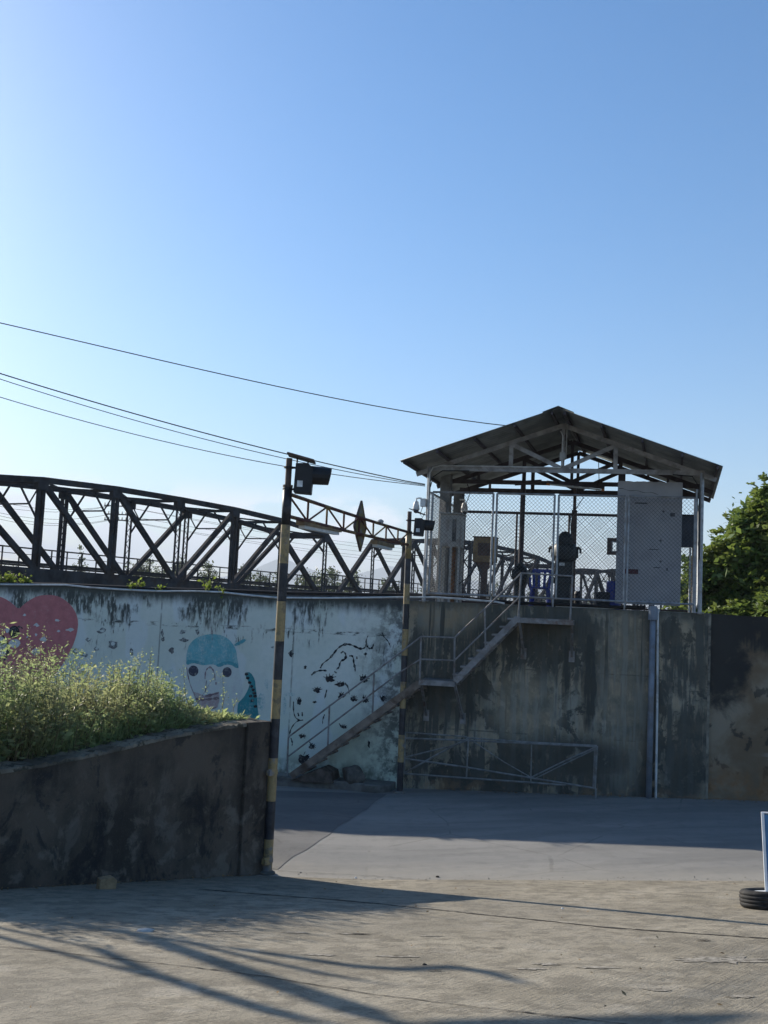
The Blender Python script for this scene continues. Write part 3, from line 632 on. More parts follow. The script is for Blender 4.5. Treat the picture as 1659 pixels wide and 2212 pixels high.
for i in range(4000):
    t = RNG.random()**.75*.78; v = RNG.random()**1.6*.95+.01
    P = bank(t, v); sx, _ = wproj(P)
    if sx < -260: continue
    d_ = np.linalg.norm(P-LWp(-t*(abs(s0)+6.5), .34, P[2]))
    hmax = np.interp(t, [0, .06, .13, .22, .32, .42, .6, 1], [.10, .22, .48, .74, 1.02, 1.38, 1.75, 1.8])*(.62+.38*min(1, d_/.6))*(.92+.14*sin(P[0]*2.9+P[1]*1.7)*sin(P[0]*1.1+2))
    if d_ > 1.6: hmax *= max(.35, 1-(d_-1.6)*.3)
    h = hmax*RNG.uniform(.30, .95); nplants += 1
    wisp = RNG.random() < .20
    if wisp: h = hmax*RNG.uniform(1.05, 1.4)
    lean = np.array([RNG.normal(0, .18)+.05, RNG.normal(0, .18), 1.]); k = max(3, int(h/.16))
    pts = [P+lean*h*q+np.array([RNG.normal(0, .02), RNG.normal(0, .02), -.12*h*q*q*abs(lean[0])*3]) for q in np.linspace(0, 1, k)]
    stems.tube(pts, [.006*(1-.6*q) for q in np.linspace(0, 1, k)], 3, False)
    n = int(8+h*50) if not wisp else int(8+h*40); q = RNG.random(n)**.75; pp = np.array(pts)
    fi = q*(k-1); i0 = np.minimum(fi.astype(int), k-2); C = pp[i0]+(pp[i0+1]-pp[i0])*(fi-i0)[:, None]
    ang = RNG.random(n)*2*pi; D = unit(np.stack([np.cos(ang), np.sin(ang), RNG.normal(.25, .5, n)], 1)); N = unit(RNG.normal(0, 1, (n, 3))+np.array([0, 0, .8]))
    L = RNG.uniform(.025, .075, n)*(1.3-.6*q)*(RNG.uniform(.6, 2.1))
    off = D*(RNG.random(n)*.13*(1-.5*q))[:, None]
    quads.append(rot_quads(C+off, D, N, L, L*RNG.uniform(.18, .48, n)))
    if h > .5 and RNG.random() < .4:      # flower spike
        n2 = 22; q2 = RNG.random(n2); C = pp[-1]+np.outer(q2, lean*.16)+RNG.normal(0, .012, (n2, 3)); D = unit(RNG.normal(0, 1, (n2, 3))+np.array([0, 0, .4]))
        quads.append(rot_quads(C, D, unit(RNG.normal(0, 1, (n2, 3))), RNG.uniform(.015, .035, n2), RNG.uniform(.01, .02, n2)))
# long grass blades leaning out over the coping
for i in range(2600):
    t = RNG.random()*.75; v = RNG.random()**1.5*.6; P = bank(t, v); n = 4
    ang = RNG.random(n)*2*pi; D = unit(np.stack([np.cos(ang)*.45, np.sin(ang)*.45, np.ones(n)], 1)); L = RNG.uniform(.10, .55, n)*min(1, .3+t*2)
    quads.append(rot_quads(np.tile(P, (n, 1)), D, unit(RNG.normal(0, 1, (n, 3))), L, L*.025+.004))
Q = np.concatenate(quads); wd_ = mesh_np('weeds', Q.reshape(-1, 3), np.arange(len(Q)*4).reshape(-1, 4), m_weed)
tag(wd_, 'sunlit yellow green weeds growing thick behind the retaining wall', 'weeds', None, 'stuff')
so_ = stems.build('weed_stems', m_weedstem); tag(so_, 'thin dry brown stems standing among the sunlit weeds', 'weeds', None, 'stuff')
# a few tall bare stalks in front of the mural
stk = MB(); tips = []
for (x0, y0, x1, y1) in [(295, 1600, 330, 1395), (318, 1597, 325, 1410), (395, 1585, 330, 1470), (430, 1580, 395, 1440), (478, 1570, 481, 1450), (452, 1575, 490, 1490), (300, 1600, 255, 1440), (360, 1590, 352, 1450), (385, 1585, 470, 1450), (240, 1610, 268, 1480), (500, 1567, 512, 1505)]:
    A = hit(x0, y0, LWp(0, .45, 0), wnrm); A[2] -= .05; B = hit(x1, y1, LWp(0, .6, 0), wnrm)
    mid = (A+B)/2+np.array([RNG.normal(0, .04), 0, .06]); P3 = [A+(mid-A)*.5, mid, mid+(B-mid)*.6, B]
    stk.tube([A]+P3, [.005, .0045, .004, .003, .002], 4, False); tips.append((A, mid, B))
tag(stk.build('weed_stalks', m_weedstem), 'sparse tall dry stalks rising above the weeds before the mural', 'weeds', None, 'stuff')
ql = []
for A, M_, B in tips:
    n = 46; q = RNG.random(n)**.6; C = np.where(q[:, None] < .5, A+(M_-A)*(q*2)[:, None], M_+(B-M_)*(q*2-1)[:, None])+RNG.normal(0, .025, (n, 3))
    L = RNG.uniform(.012, .04, n); ql.append(rot_quads(C, unit(RNG.normal(0, 1, (n, 3))), unit(RNG.normal(0, 1, (n, 3))), L, L*.5))
Q = np.concatenate(ql); tag(mesh_np('stalk_leaves', Q.reshape(-1, 3), np.arange(len(Q)*4).reshape(-1, 4), m_weed), 'tiny pale leaves and seed heads on the tall dry stalks', 'weeds', None, 'stuff')

# ================================================================== POLES AND GANTRY
def pole(px0, py0, pxt, pyt, bands, r0, label, stub, hinges, dark0=0):
    B = gnd(px0, py0); T = hity(pxt, pyt, B[1]); ax = (T-B); H = np.linalg.norm(ax); ax /= H
    t = thing('striped_pole', label, 'pole', B, 'black and yellow poles at the roadside')
    def at_y(py):       # height along the pole whose picture row is py
        lo, hi = -.5, H+.5
        for _ in range(40):
            mid = (lo+hi)/2
            if wproj(B+ax*mid)[1] > py: lo = mid
            else: hi = mid
        return lo
    m = MB(); zs = [at_y(y) for y in bands]; zs[0] = -.15; zst = at_y(stub)
    for i in range(len(zs)-1):
        m.cur = (i+dark0) % 2; m.tube([B+ax*zs[i], B+ax*zs[i+1]], r0, 20, i == len(zs)-2)
    m.build('pipe', [m_yellow, m_pblack], t, True)
    # pipes are smooth shaded; keep the ends crisp
    m = MB(); m.tube([B+ax*(zs[-1]-.05), B+ax*(H-.0)], r0*.68, 16); m.tube([B+ax*(zs[-1]-.012), B+ax*(zs[-1]+.022)], r0*1.1, 18); m.build('top_pipe', m_brown, t)
    m = MB(); m.lathe(B, [(r0*1.7, -.1), (r0*1.65, .03), (r0*1.1, .05)], 16); m.build('foot', m_pave, t)
    if hinges:
        for hy in hinges:
            m = MB(); c = B+ax*at_y(hy); m.obox(c, wdir, -wnrm, UP, -.14, .0, -.07, -.04, -.05, .05); m.obox(c, wdir, -wnrm, UP, -.155, -.10, -.10, -.03, -.035, .035); m.tube([c-UP*.03, c+UP*.03], r0*1.12, 16)
            m.build('clamp', m_yellow, t)
    return t, B, ax, H, at_y
P1, B1, AX1, H1, Y1 = pole(577, 1888, 625, 990, [1888, 1812, 1730, 1637, 1552, 1468, 1385, 1299, 1217, 1134, 1051], .068, 'tall black and yellow striped pole at the end of the retaining wall', 990, [1667, 1857])
P2, B2, AX2, H2, Y2 = pole(863, 1714, 885, 1105, [1714, 1646, 1587, 1530, 1472.5, 1416, 1359, 1304.6, 1261, 1207, 1150], .066, 'black and yellow striped pole standing by the far wall and gate', 1105, None, 1)
m = MB(); q = LWp(.075, .02, 0); m.tube([(q[0], q[1], -.3), (q[0]+.01, q[1], 2.06)], .03, 10); tag(m.build('rusty_pipe', m_rusty), 'thin rusty upright pipe fixed to the retaining wall end', 'pipe')

GU0, GU1 = B1+AX1*Y1(1066), B2+AX2*Y2(1150); GL0, GL1 = B1+AX1*Y1(1114), B2+AX2*Y2(1177)
gx = unit((GU1-GU0)[None])[0]; gside = np.cross(gx, UP); gside /= np.linalg.norm(gside)
gl = thing('lattice_beam', 'rusty red and yellow lattice beam spanning between the two striped poles', 'beam', GL0)
def sg(P, q, sag=.0): return P[0]+(P[1]-P[0])*q-UP*sag*4*q*(1-q)
def gu(q): return sg((GU0, GU1), q, .015)
def glo(q): return sg((GL0, GL1), q, .015)
m = MB(); m.tube([gu(q) for q in np.linspace(0, 1, 13)], .028, 10); m.build('upper_chord', m_lattice, gl)
m = MB(); m.tube([glo(q) for q in np.linspace(0, 1, 13)], .028, 10); m.build('lower_chord', m_lattice, gl)
NP_ = 8
for i in range(1, NP_):
    m = MB(); m.tube([gu(i/NP_), glo(i/NP_)], .018, 8, False); m.build('upright', m_lattice, gl)
for i in range(NP_):
    m = MB(); a, b = ((gu(i/NP_), glo((i+1)/NP_)) if i % 2 == 0 else (glo(i/NP_), gu((i+1)/NP_))); m.tube([a, b], .016, 8, False); m.build('brace', m_lattice, gl)
def og(x, y): return hit(x, y, GU0, gside)
# diamond board on the beam
cs = [og(786, 1083), og(795.5, 1140), og(783, 1190), og(770, 1136)]
c = sum(cs)/4; dd = thing('diamond_sign', 'weathered yellow diamond sign board seen edge on along the lattice beam', 'sign', c-gside*.035)
m = MB(); fr = [p-gside*.02*np.sign(0.5) for p in cs]; m.prism([p-gside*.055 for p in cs], gside*.02); m.build('board', painted_metal('weathered_sign_paint', (.20, .145, .03, 1)), dd)
m = MB()
for i in range(4): m.bar(cs[i]-gside*.045, cs[(i+1) % 4]-gside*.045, .03, .04, gside)
m.build('rim', m_brown, dd)
def tubelamp(x0, y0, x1, y1, label, off):
    A = og(x0, y0)+gside*off; B = og(x1, y1)+gside*off
    t = thing('tube_lamp', label, 'lamp', (A+B)/2, 'lamps under the lattice beam')
    d = unit((B-A)[None])[0]; L = np.linalg.norm(B-A)
    m = MB(); m.obox(A, d, gside, np.cross(gside, d)*np.sign(np.cross(gside, d)[2]), 0, L, -.07, .07, 0, .07); m.build('housing', m_tan, t)
    m = MB(); m.obox(A, d, gside, np.cross(gside, d)*np.sign(np.cross(gside, d)[2]), .08, L-.08, -.05, .05, -.05, -.002); m.build('diffuser', m_lamp, t)
tubelamp(655, 1134, 736, 1150, 'long pale tube lamp under the lattice beam beside the nearer pole', -.05)
tubelamp(785+28, 1175, 850, 1184, 'long pale tube lamp under the lattice beam beside the farther pole', -.05)
m = MB(); c = og(822, 1129)-UP*.02; m.lathe(c, [(.045, 0), (.06, .03), (.06, .06), (.02, .085)], 14); tag(m.build('small_lamp', m_cab), 'small round lamp head sitting on top of the lattice beam', 'lamp')

def signal(Bp, ax, at_y, y0, y1, label, solar):
    zt = at_y(y0); zb = at_y(y1); h = zt-zb; c = Bp+ax*zb; X = np.array([1., 0, 0]); Yv = np.array([0, 1., 0])
    t = thing('traffic_signal', label, 'traffic signal', c, 'signals on the striped poles')
    x0 = .105; wd2 = .245*h/.43
    m = MB(); m.prism([c+X*(x0-.01)+Yv*-.14, c+X*(x0+wd2)+Yv*-.14-UP*.012, c+X*(x0+wd2+.015)+Yv*-.14+UP*h*.62, c+X*(x0+wd2+.01)+Yv*-.14+UP*h*.86, c+X*(x0+wd2*.72)+Yv*-.14+UP*h*1.0, c+X*(x0+.005)+Yv*-.14+UP*h*.985], Yv*.28)
    m.build('housing', m_black, t, bevel=.008)
    cz = c+UP*h*.62+X*(x0+wd2-.02); V = []; F = []; n = 14      # hood: a tapering open visor
    L = .30*h/.43; r_ = .150*h/.43
    for k, (f_, rr) in enumerate(((0, 1), (.5, .97), (1, .93))):
        for j in range(n+1):
            a = radians(-60+300*j/n); cut = L*f_*(1-.16*(f_)*(1-sin(a))*.5)
            V.append(cz+X*cut+Yv*rr*r_*cos(a)*.95+UP*(rr*r_*sin(a)*.95-.008*f_))
    for k in range(2):
        for j in range(n): b = k*(n+1)+j; F.append((b, b+1, b+n+2, b+n+1))
    m = MB(); m.add(V, F); o = m.build('hood', m_black, t); sd = o.modifiers.new('thick', 'SOLIDIFY'); sd.thickness = .012
    m = MB(); m.lathe(cz+X*.0, [(.125*h/.43, 0), (.12*h/.43, .02), (.02, .035)], 16, X, (0, 1, 0)); m.build('lens', m_glassy, t)
    m = MB(); m.obox(c, X, Yv, UP, x0+.04, x0+.12, -.1425, -.140, h*.18, h*.39); m.build('sticker', m_white, t)
    for q in (.12, .86):
        m = MB(); m.bar(c+UP*h*q-X*.02, c+UP*h*q+X*(x0+.02), .03, .03); m.tube([c+UP*(h*q-.012)+ax*0, c+UP*(h*q+.012)], .075, 14); m.build('bracket', m_black, t)
    return t, c, h
SG1, sc1, sh1 = signal(B1, AX1, Y1, 1001, 1064, 'larger black traffic signal with hood below a solar panel on the nearer pole', True)
SG2, sc2, sh2 = signal(B2, AX2, Y2, 1119, 1156, 'smaller black traffic signal with hood on the farther striped pole', False)
A = hity(622, 983, B1[1]); B = hity(680, 999.5, B1[1]); d = unit((B-A)[None])[0]; n_ = np.cross(np.array([0, 1., 0]), d)
if n_[2] < 0: n_ = -n_
pt_ = thing('solar_panel', 'small dark solar panel tilted above the nearer traffic signal', 'solar panel', (A+B)/2)
m = MB(); m.obox(A, d, (0, 1, 0), n_, 0, np.linalg.norm(B-A), -.2, .2, 0, .02); m.build('frame', m_brown, pt_)
m = MB(); m.obox(A, d, (0, 1, 0), n_, .015, np.linalg.norm(B-A)-.015, -.185, .185, .021, .024); m.build('cells', m_solar, pt_)
for q in (.35, .75):
    m = MB(); p = A+(B-A)*q; m.tube([p, p-UP*(.075 if q < .5 else .05)], .012, 8); m.build('leg', m_black, pt_)

# ================================================================== OVERHEAD CABLES
def vplane_pts(pts, Pa, Pb):
    d = np.array(Pb)-np.array(Pa); n = np.array([d[1], -d[0], 0]); n /= np.linalg.norm(n)
    return [hit(x, y, Pa, n) for x, y in pts]
def cable(pts, Pa, Pb, label, r, ext=9.):
    P = vplane_pts(pts, Pa, Pb)[::-1]       # from the shelter outwards
    d = np.array([Pb[0]-Pa[0], Pb[1]-Pa[1], 0]); d /= np.linalg.norm(d)
    s = [float((p-P[0])@d) for p in P]; z = [p[2] for p in P]
    co = np.polyfit(s, z, 2 if len(P) < 6 else 3); S_ = np.linspace(0, s[-1]+ext, 40)
    pz = np.polyval(co, S_); pz[0] = z[0]
    m = MB(); m.tube([(P[0][0]+d[0]*q, P[0][1]+d[1]*q, zz) for q, zz in zip(S_, pz)], r, 5); o = m.build('cable', m_cable)
    tag(o, label, 'cable', 'overhead cables from the shelter')
pa = S(.15, -.02, 0); pb = np.array([-16., 17., 0])
pr = S(2.0, -1.26, 0)
cable([(0, 697), (160, 735), (430, 797), (700, 855), (900, 893), (1098, 920)], pr, pb, 'highest overhead cable running from the left to the shelter roof edge', .010)
cable([(0, 808), (300, 893), (620, 982), (760, 1016), (918, 1046)], pa, pb, 'upper cable of the three strung to the shelter corner post', .012)
cable([(0, 820), (300, 907), (620, 994), (760, 1021), (918, 1048)], pa, pb+np.array([.3, -.6, 0]), 'middle cable of the three strung to the shelter corner post', .008)
cable([(0, 857), (300, 942), (560, 997), (760, 1029), (918, 1050)], pa, pb+np.array([.6, -1.2, 0]), 'lowest cable of the three strung to the shelter corner post', .008)

# ================================================================== TRUSS BRIDGE
BA = hity(83, 1037, 71.)+0.; BD = np.array([.505, .863, 0]); BD /= np.linalg.norm(BD); BN = np.array([-BD[1], BD[0], 0])     # BN: away from the viewer
BA = np.array([BA[0], BA[1], 0])
ZB = 5.75; TOPS = [10.95, 11.55, 11.80, 11.84, 11.80, 11.55, 10.95]; PL = 6.8; WB = 5.0; S0 = -13.3
def BP(s, o, z): return BA+BD*(S0+s)+BN*o+UP*z
def laced(m, p0, p1, w_, dirv, fl=.09, dep=.12):
    p0 = np.array(p0); p1 = np.array(p1); dirv = np.array(dirv)
    m.bar(p0-dirv*(w_/2-fl/2), p1-dirv*(w_/2-fl/2), fl, dep, dirv); m.bar(p0+dirv*(w_/2-fl/2), p1+dirv*(w_/2-fl/2), fl, dep, dirv)
    L = np.linalg.norm(p1-p0); n = max(3, int(L/.40)); d = (p1-p0)/L
    for i in range(n):
        a = p0+d*L*i/n; b = p0+d*L*(i+1)/n; sg_ = 1 if i % 2 else -1
        m.bar(a-dirv*sg_*(w_/2-fl), b+dirv*sg_*(w_/2-fl), .05, .02, dirv)
span = thing('bridge_span', 'nearest dark steel truss span with curved top chord behind the mural wall', 'bridge', BP(27, 2.5, 4.6), 'spans of the old steel truss bridge')
for o in (0, WB):
    nd = [(PL*i, TOPS[i-1]) for i in range(1, 8)]
    m = MB()
    for i in range(6): m.bar(BP(nd[i][0], o, nd[i][1]), BP(nd[i+1][0], o, nd[i+1][1]), .34, .38, BN)
    for i in range(7):      # gusset plates
        m.obox(BP(nd[i][0], o, nd[i][1]-.25), BD, BN, UP, -.45, .45, -.185, .185, -.42, .20)
    m.build('top_chord', m_steel_dk, span)
    m = MB(); m.bar(BP(0, o, ZB-.45), BP(8*PL, o, ZB-.45), .4, .95, BN); m.build('bottom_chord', m_steel_dk, span)
    for i0, i1, s0_, s1_ in ((0, 1, 0, TOPS[0]), (8, 7, 0, TOPS[6])):
        m = MB(); m.bar(BP(i0*PL, o, ZB-.2), BP(i1*PL, o, s1_), .36, .44, BN); m.build('end_post', m_steel_dk, span)
    for i in range(1, 8):
        m = MB(); lz = i in (1, 4, 7) or (o > 0 and i == 5)
        if lz: laced(m, BP(i*PL, o, ZB-.3), BP(i*PL, o, TOPS[i-1]), .56, BD, .10, .12)
        else: laced(m, BP(i*PL, o, ZB-.3), BP(i*PL, o, TOPS[i-1]), .62, BD, .20, .2); m.bar(BP(i*PL, o+.1, ZB-.3), BP(i*PL, o+.1, TOPS[i-1]), .5, .05, BD) if i in (2, 6) else None
        m.build('vertical', m_steel_dk, span)
    for a, b in ((1, 2), (2, 3), (3, 4), (5, 4), (6, 5), (7, 6)):
        m = MB(); m.bar(BP(a*PL, o, TOPS[a-1]-.1), BP(b*PL, o, ZB-.1), .28, .36, BN); m.build('diagonal', m_steel_dk, span)
for i in range(1, 8):       # sway frames between the two trusses
    m = MB(); zt_ = TOPS[i-1]; s = PL*i
    m.bar(BP(s, 0, zt_-.1), BP(s, WB, zt_-.1), .2, .22 if i not in (1, 7) else .55)
    zl = zt_-2.6; zm = zt_-1.55
    if i in (1, 7):
        m.bar(BP(s, .15, zt_-1.6), BP(s, 1.5, zt_-.2), .14, .16); m.bar(BP(s, WB-.15, zt_-1.6), BP(s, WB-1.5, zt_-.2), .14, .16)
    else:
        m.bar(BP(s, .2, zl), BP(s, 2.1, zt_-.2), .10, .11); m.bar(BP(s, WB-.2, zl), BP(s, WB-2.1, zt_-.2), .10, .11)
        m.bar(BP(s, 1.05, zm), BP(s, WB-1.05, zm), .09, .10); m.bar(BP(s, 1.05, zm), BP(s, .2, zt_-.4), .07, .07); m.bar(BP(s, WB-1.05, zm), BP(s, WB-.2, zt_-.4), .07, .07)
    m.build('sway_frame', m_steel_dk, span)
for i in range(1, 7):
    m = MB(); m.bar(BP(PL*i, 0, TOPS[i-1]-.05), BP(PL*(i+1), WB, TOPS[i]-.05), .12, .12); m.bar(BP(PL*i, WB, TOPS[i-1]-.2), BP(PL*(i+1), 0, TOPS[i]-.2), .12, .12); m.build('lateral_brace', m_steel_dk, span)
m = MB(); m.obox(BP(0, 0, 0), BD, BN, UP, .1, 8*PL-.1, .25, WB-.25, ZB-.75, ZB-.55)
for i in range(9): m.obox(BP(PL*i, 0, 0), BD, BN, UP, -.12, .12, .2, WB-.2, ZB-1.1, ZB-.35)
m.build('deck', m_steel_dk, span)
m = MB(); RO = WB+.9
m.bar(BP(-1.5, RO, ZB+1.62), BP(8*PL+1.5, RO, ZB+1.62), .09, .10); m.bar(BP(-1.5, RO, ZB+1.18), BP(8*PL+1.5, RO, ZB+1.18), .045, .045)
m.bar(BP(-1.5, RO, ZB+.55), BP(8*PL+1.5, RO, ZB+.55), .06, .2)
rail = m.build('railing', m_railsteel, span)
for i in range(38):
    m = MB(); s = -.6+1.5*i; m.bar(BP(s, RO, ZB-.4), BP(s, RO, ZB+1.62), .08, .08, BD); p_ = m.build('railing_post', m_railsteel, span); p_.parent = rail
m = MB(); m.obox(BP(0, 0, 0), BD, BN, UP, -1.5, 8*PL+1.5, WB+.3, WB+1.2, ZB+.32, ZB+.42); m.build('walkway', m_railsteel, span)
PITCHB = 57.8
def dup_tree(o, par=None):
    c_ = o.copy(); COL.objects.link(c_)
    if par: c_.parent = par
    for ch in list(o.children): dup_tree(ch, c_)
    return c_
for k, (lab, zs_) in enumerate((('middle dark steel truss span behind the striped pole and the mesh fence', 1.13), ('farthest and smallest steel truss span seen low through the mesh fence', 1.15))):
    c_ = dup_tree(span); c_.location = Vector(span.location)+Vector(BD*PITCHB*(k+1)); c_.scale = (1, 1, zs_); c_['label'] = lab
for k, s in enumerate((-1.75, 8*PL+1.75, 8*PL+1.75+PITCHB)):
    m = MB(); m.obox(BP(s, 0, 0), BD, BN, UP, -.9, .9, -.6, WB+1.4, -.8, ZB-1.25); m.obox(BP(s, 0, 0), BD, BN, UP, -1.2, 1.2, -.9, WB+1.7, ZB-1.24, ZB-.95)
    tag(m.build('bridge_pier', m_conc), ['concrete pier under the left end of the nearest bridge span', 'concrete pier between the nearest and middle bridge spans', 'concrete pier between the middle and farthest bridge spans'][k], 'pier')

# utility pole and its wires far behind the bridge
UY = 140.
ub = hity(249, 1200, UY); ut = hity(247, 1080, UY)
up_ = thing('utility_pole', 'distant utility pole with three crossarms seen through the bridge truss', 'utility pole', (ub[0], UY, -.7))
m = MB(); m.tube([(ub[0], UY, -.7), (ut[0], UY, ut[2])], [.18, .12], 8); m.build('post', m_conc, up_)
for yy in (1092, 1110, 1122.5):
    a = hity(225, yy, UY-.3); b = hity(273, yy+2, UY-.3); m = MB(); m.bar(a, b, .12, .14); ca = m.build('crossarm', m_brown, up_)
    m = MB()
    for q in (.03, .2, .36, .64, .8, .97): p = a+(b-a)*q; m.lathe(p+UP*.07, [(.05, 0), (.11, .08), (.05, .2), (.09, .26), (.03, .34)], 6)
    m.build('insulators', m_cab, up_).parent = ca
for i, (ya, yb, ye) in enumerate(((1070, 1091, 1176), (1083, 1091, 1186), (1096, 1109, 1192), (1101, 1121, 1199), (1110, 1122, 1207))):
    A = hity(-60, ya-4, UY-6); B = hity(249, yb, UY-.3); C_ = hity(1000, ye+20, UY+75)
    pts = [A+(B-A)*q-UP*1.2*4*q*(1-q) for q in np.linspace(0, 1, 8)]+[B+(C_-B)*q-UP*.8*4*q*(1-q) for q in np.linspace(0, 1, 12)][1:]
    m = MB(); m.tube(pts, .02, 4); tag(m.build('power_line', m_cable), ['topmost thin power line on the distant utility pole', 'second thin power line from the top on the distant pole', 'third thin power line from the top on the distant pole', 'second thin power line from the bottom on the distant pole', 'lowest thin power line on the distant utility pole'][i], 'power line', 'distant power lines behind the bridge')

# ================================================================== STEEL STAIRS
BO = -.80          # outer face of the stairs, in front of the wall
st_ = thing('steel_stairs', 'grey steel stairs in two flights climbing the wall to the shelter gate', 'stairs', W(ow(760, 1600, BO)[0], BO/2, .2))
def sp(x, y, b=BO): a, z = ow(x, y, BO); return W(a, b, z)
def stringer(x0, y0, x1, y1, h, mat, nm='stringer'):
    for b in (BO, -.10):
        m = MB(); m.bar(sp(x0, y0, b), sp(x1, y1, b), .05, h, WN); m.build(nm, mat, st_)
stringer(629, 1677, 905.5, 1476, .15, m_stair_rust); stringer(983, 1472, 1119, 1334, .13, m_stair)
m = MB(); f0 = sp(650, 1664); fa, fz = ow(640, 1672, BO)
m.prism([W(fa-.12, BO+.03, .12), W(fa+.80, BO+.03, .12), W(fa+.74, BO+.03, .34), W(fa+.52, BO+.03, .42), W(fa+.20, BO+.03, .28)], WN*.70); m.build('footing', plain('old_footing', (.11, .09, .075, 1), .95, 0, .4, 6, .1, dirt=(.05, .045, .04, 1), bump=.8), st_)
def treads(x0, y0, x1, y1, n, mat, lift=0.):
    a0, z0 = ow(x0, y0, BO); a1, z1 = ow(x1, y1, BO)
    for i in range(n):
        q = (i+.5)/n; m = MB(); m.obox(W(a0+(a1-a0)*q, 0, z0+(z1-z0)*q), WD, WN, UP, -.135, .135, BO-(.035 if lift == 0 else -.03), -.06, lift, lift+.035); m.build('tread', mat, st_)
treads(640, 1664, 905.5, 1472, 11, m_stair_rust, -.10); treads(983, 1468, 1119, 1330, 8, m_stair)
for x0, y0, x1, y1 in ((905, 1471, 983, 1473), (1119, 1332, 1238, 1345)):
    a0, z0 = ow(x0, y0, BO); a1, z1 = ow(x1, y1, BO); z = (z0+z1)/2
    m = MB(); m.obox(W(0, 0, z), WD, WN, UP, a0, a1, BO, -.01, -.0, .02)
    for b in (BO, -.06): m.obox(W(0, b, z), WD, WN, UP, a0, a1, -.03, .03, -.09, -.002)
    m.build('landing', m_stair, st_)
R_ = .018
def rail(nm, pts, b=BO, r=R_):
    m = MB(); m.tube([sp(x, y, b) for x, y in pts], r, 8); m.build(nm, m_stair, st_)
rail('handrail', [(620.4, 1676), (622.5, 1600), (623.5, 1594), (626, 1590), (864.6, 1410), (909.8, 1375), (982, 1377.5), (1095, 1270), (1125.7, 1238), (1180, 1241), (1236.8, 1244.7)])
rail('mid_rail', [(622, 1634.5), (864.6, 1452), (908.3, 1424), (981.5, 1427), (1046, 1364), (1123, 1289), (1235, 1295)], BO, .017)
for x0, y0, x1, y1 in ((711.8, 1523, 707.5, 1622), (807.9, 1455, 804.4, 1549), (909.8, 1375, 906.5, 1472), (982.2, 1377.5, 981, 1472), (1047, 1316, 1049, 1404), (1125.7, 1238, 1119.7, 1335), (1236.8, 1244.7, 1231.5, 1345)):
    rail('rail_post', [(x0, y0), (x1, y1)], BO, .02)
for x0, y0, x1, y1 in ((910, 1478, 921, 1545), (982, 1478, 1000, 1552), (1122, 1340, 1131, 1412), (1236, 1349, 1235, 1418)):
    A = sp(x0, y0); B = wp(x1, y1, -.0); m = MB(); m.bar(A, B, .05, .05); m.obox(B, WD, WN, UP, -.06, .06, -.012, .0, -.12, .12); m.build('bracket', m_stair, st_)

# ------------------------------------------------------------------ swing barrier gate
GB = -.50
gt = thing('barrier_gate', 'wide grey pipe barrier gate folded against the stained concrete wall', 'gate', W(.2, GB, .2))
def gp(P): return wp(P[0]*.2976+850.3, P[1]*.2976+1261.8, GB)
def gbar(nm, pts, r=.018):
    m = MB(); m.tube([gp(p) for p in pts], r, 8); m.build(nm, m_galv_dull, gt)
gbar('top_rail', [(78, 1118), (540, 1135), (1475, 1180)]); gbar('top_brace', [(80, 1076), (510, 1106), (548, 1116), (1000, 1148), (1475, 1172)], .015)
gbar('bottom_rail', [(74, 1375), (530, 1408), (1000, 1440), (1250, 1460)]); gbar('hinge_stile', [(82, 1076), (74, 1375)], .026); gbar('end_stile', [(1476, 1176), (1460, 1482)], .024); gbar('end_stile', [(1461, 1190), (1448, 1470)], .014)
gbar('long_brace', [(80, 1266), (500, 1325), (1000, 1407), (1462, 1482)]); gbar('brace', [(85, 1368), (310, 1240), (548, 1116)], .018); gbar('brace', [(90, 1255), (410, 1178), (520, 1140)], .016)
gbar('upright', [(543, 1118), (528, 1405)], .016); gbar('upright', [(1002, 1150), (995, 1436)], .013); gbar('brace', [(560, 1130), (800, 1290), (1000, 1405)], .011)
gbar('brace', [(998, 1404), (1240, 1285), (1472, 1182)], .017); gbar('brace', [(1030, 1410), (1250, 1300), (1460, 1200)], .013)
m = MB(); q = gp((1468, 1482)); m.tube([q, (q[0], q[1], g(q[0], q[1]))], .02, 8); m.build('prop_leg', m_galv_dull, gt)

# ------------------------------------------------------------------ drain pipes, boulder, small stones
a0, zt_ = ow(1411, 1310, -.12); zb = g(*W(a0, -.12, 0)[:2])
dp = thing('drain_pipe', 'thick grey drain pipe running down the stained concrete wall', 'pipe', W(a0, -.12, zb))
m = MB(); m.tube([W(a0, -.1, zb-.05), W(a0, -.1, ZT-.1)], .062, 16); m.build('pipe', m_greypipe, dp, True)
m = MB(); m.tube([W(a0, -.1, ZT-.18), W(a0, -.1, ZT+.08)], .10, 16); m.tube([W(a0, -.1, ZT+.08), W(a0, -.1, ZT+.11)], .085, 16); m.build('collar', m_greypipe, dp)
a1, _ = ow(1421, 1318, -.06); a2, _ = ow(1416.5, 1725, -.06)
m = MB(); m.tube([W(a1+.03, .1, ZT+.03), W(a1+.02, -.03, ZT+.03), W(a1, -.06, ZT-.04), W((a1+a2)/2+.01, -.06, 2.0), W(a2, -.06, .1)], .026, 10); tag(m.build('thin_pipe', m_pvc), 'thin white pipe running down the wall beside the thick drain pipe', 'pipe')
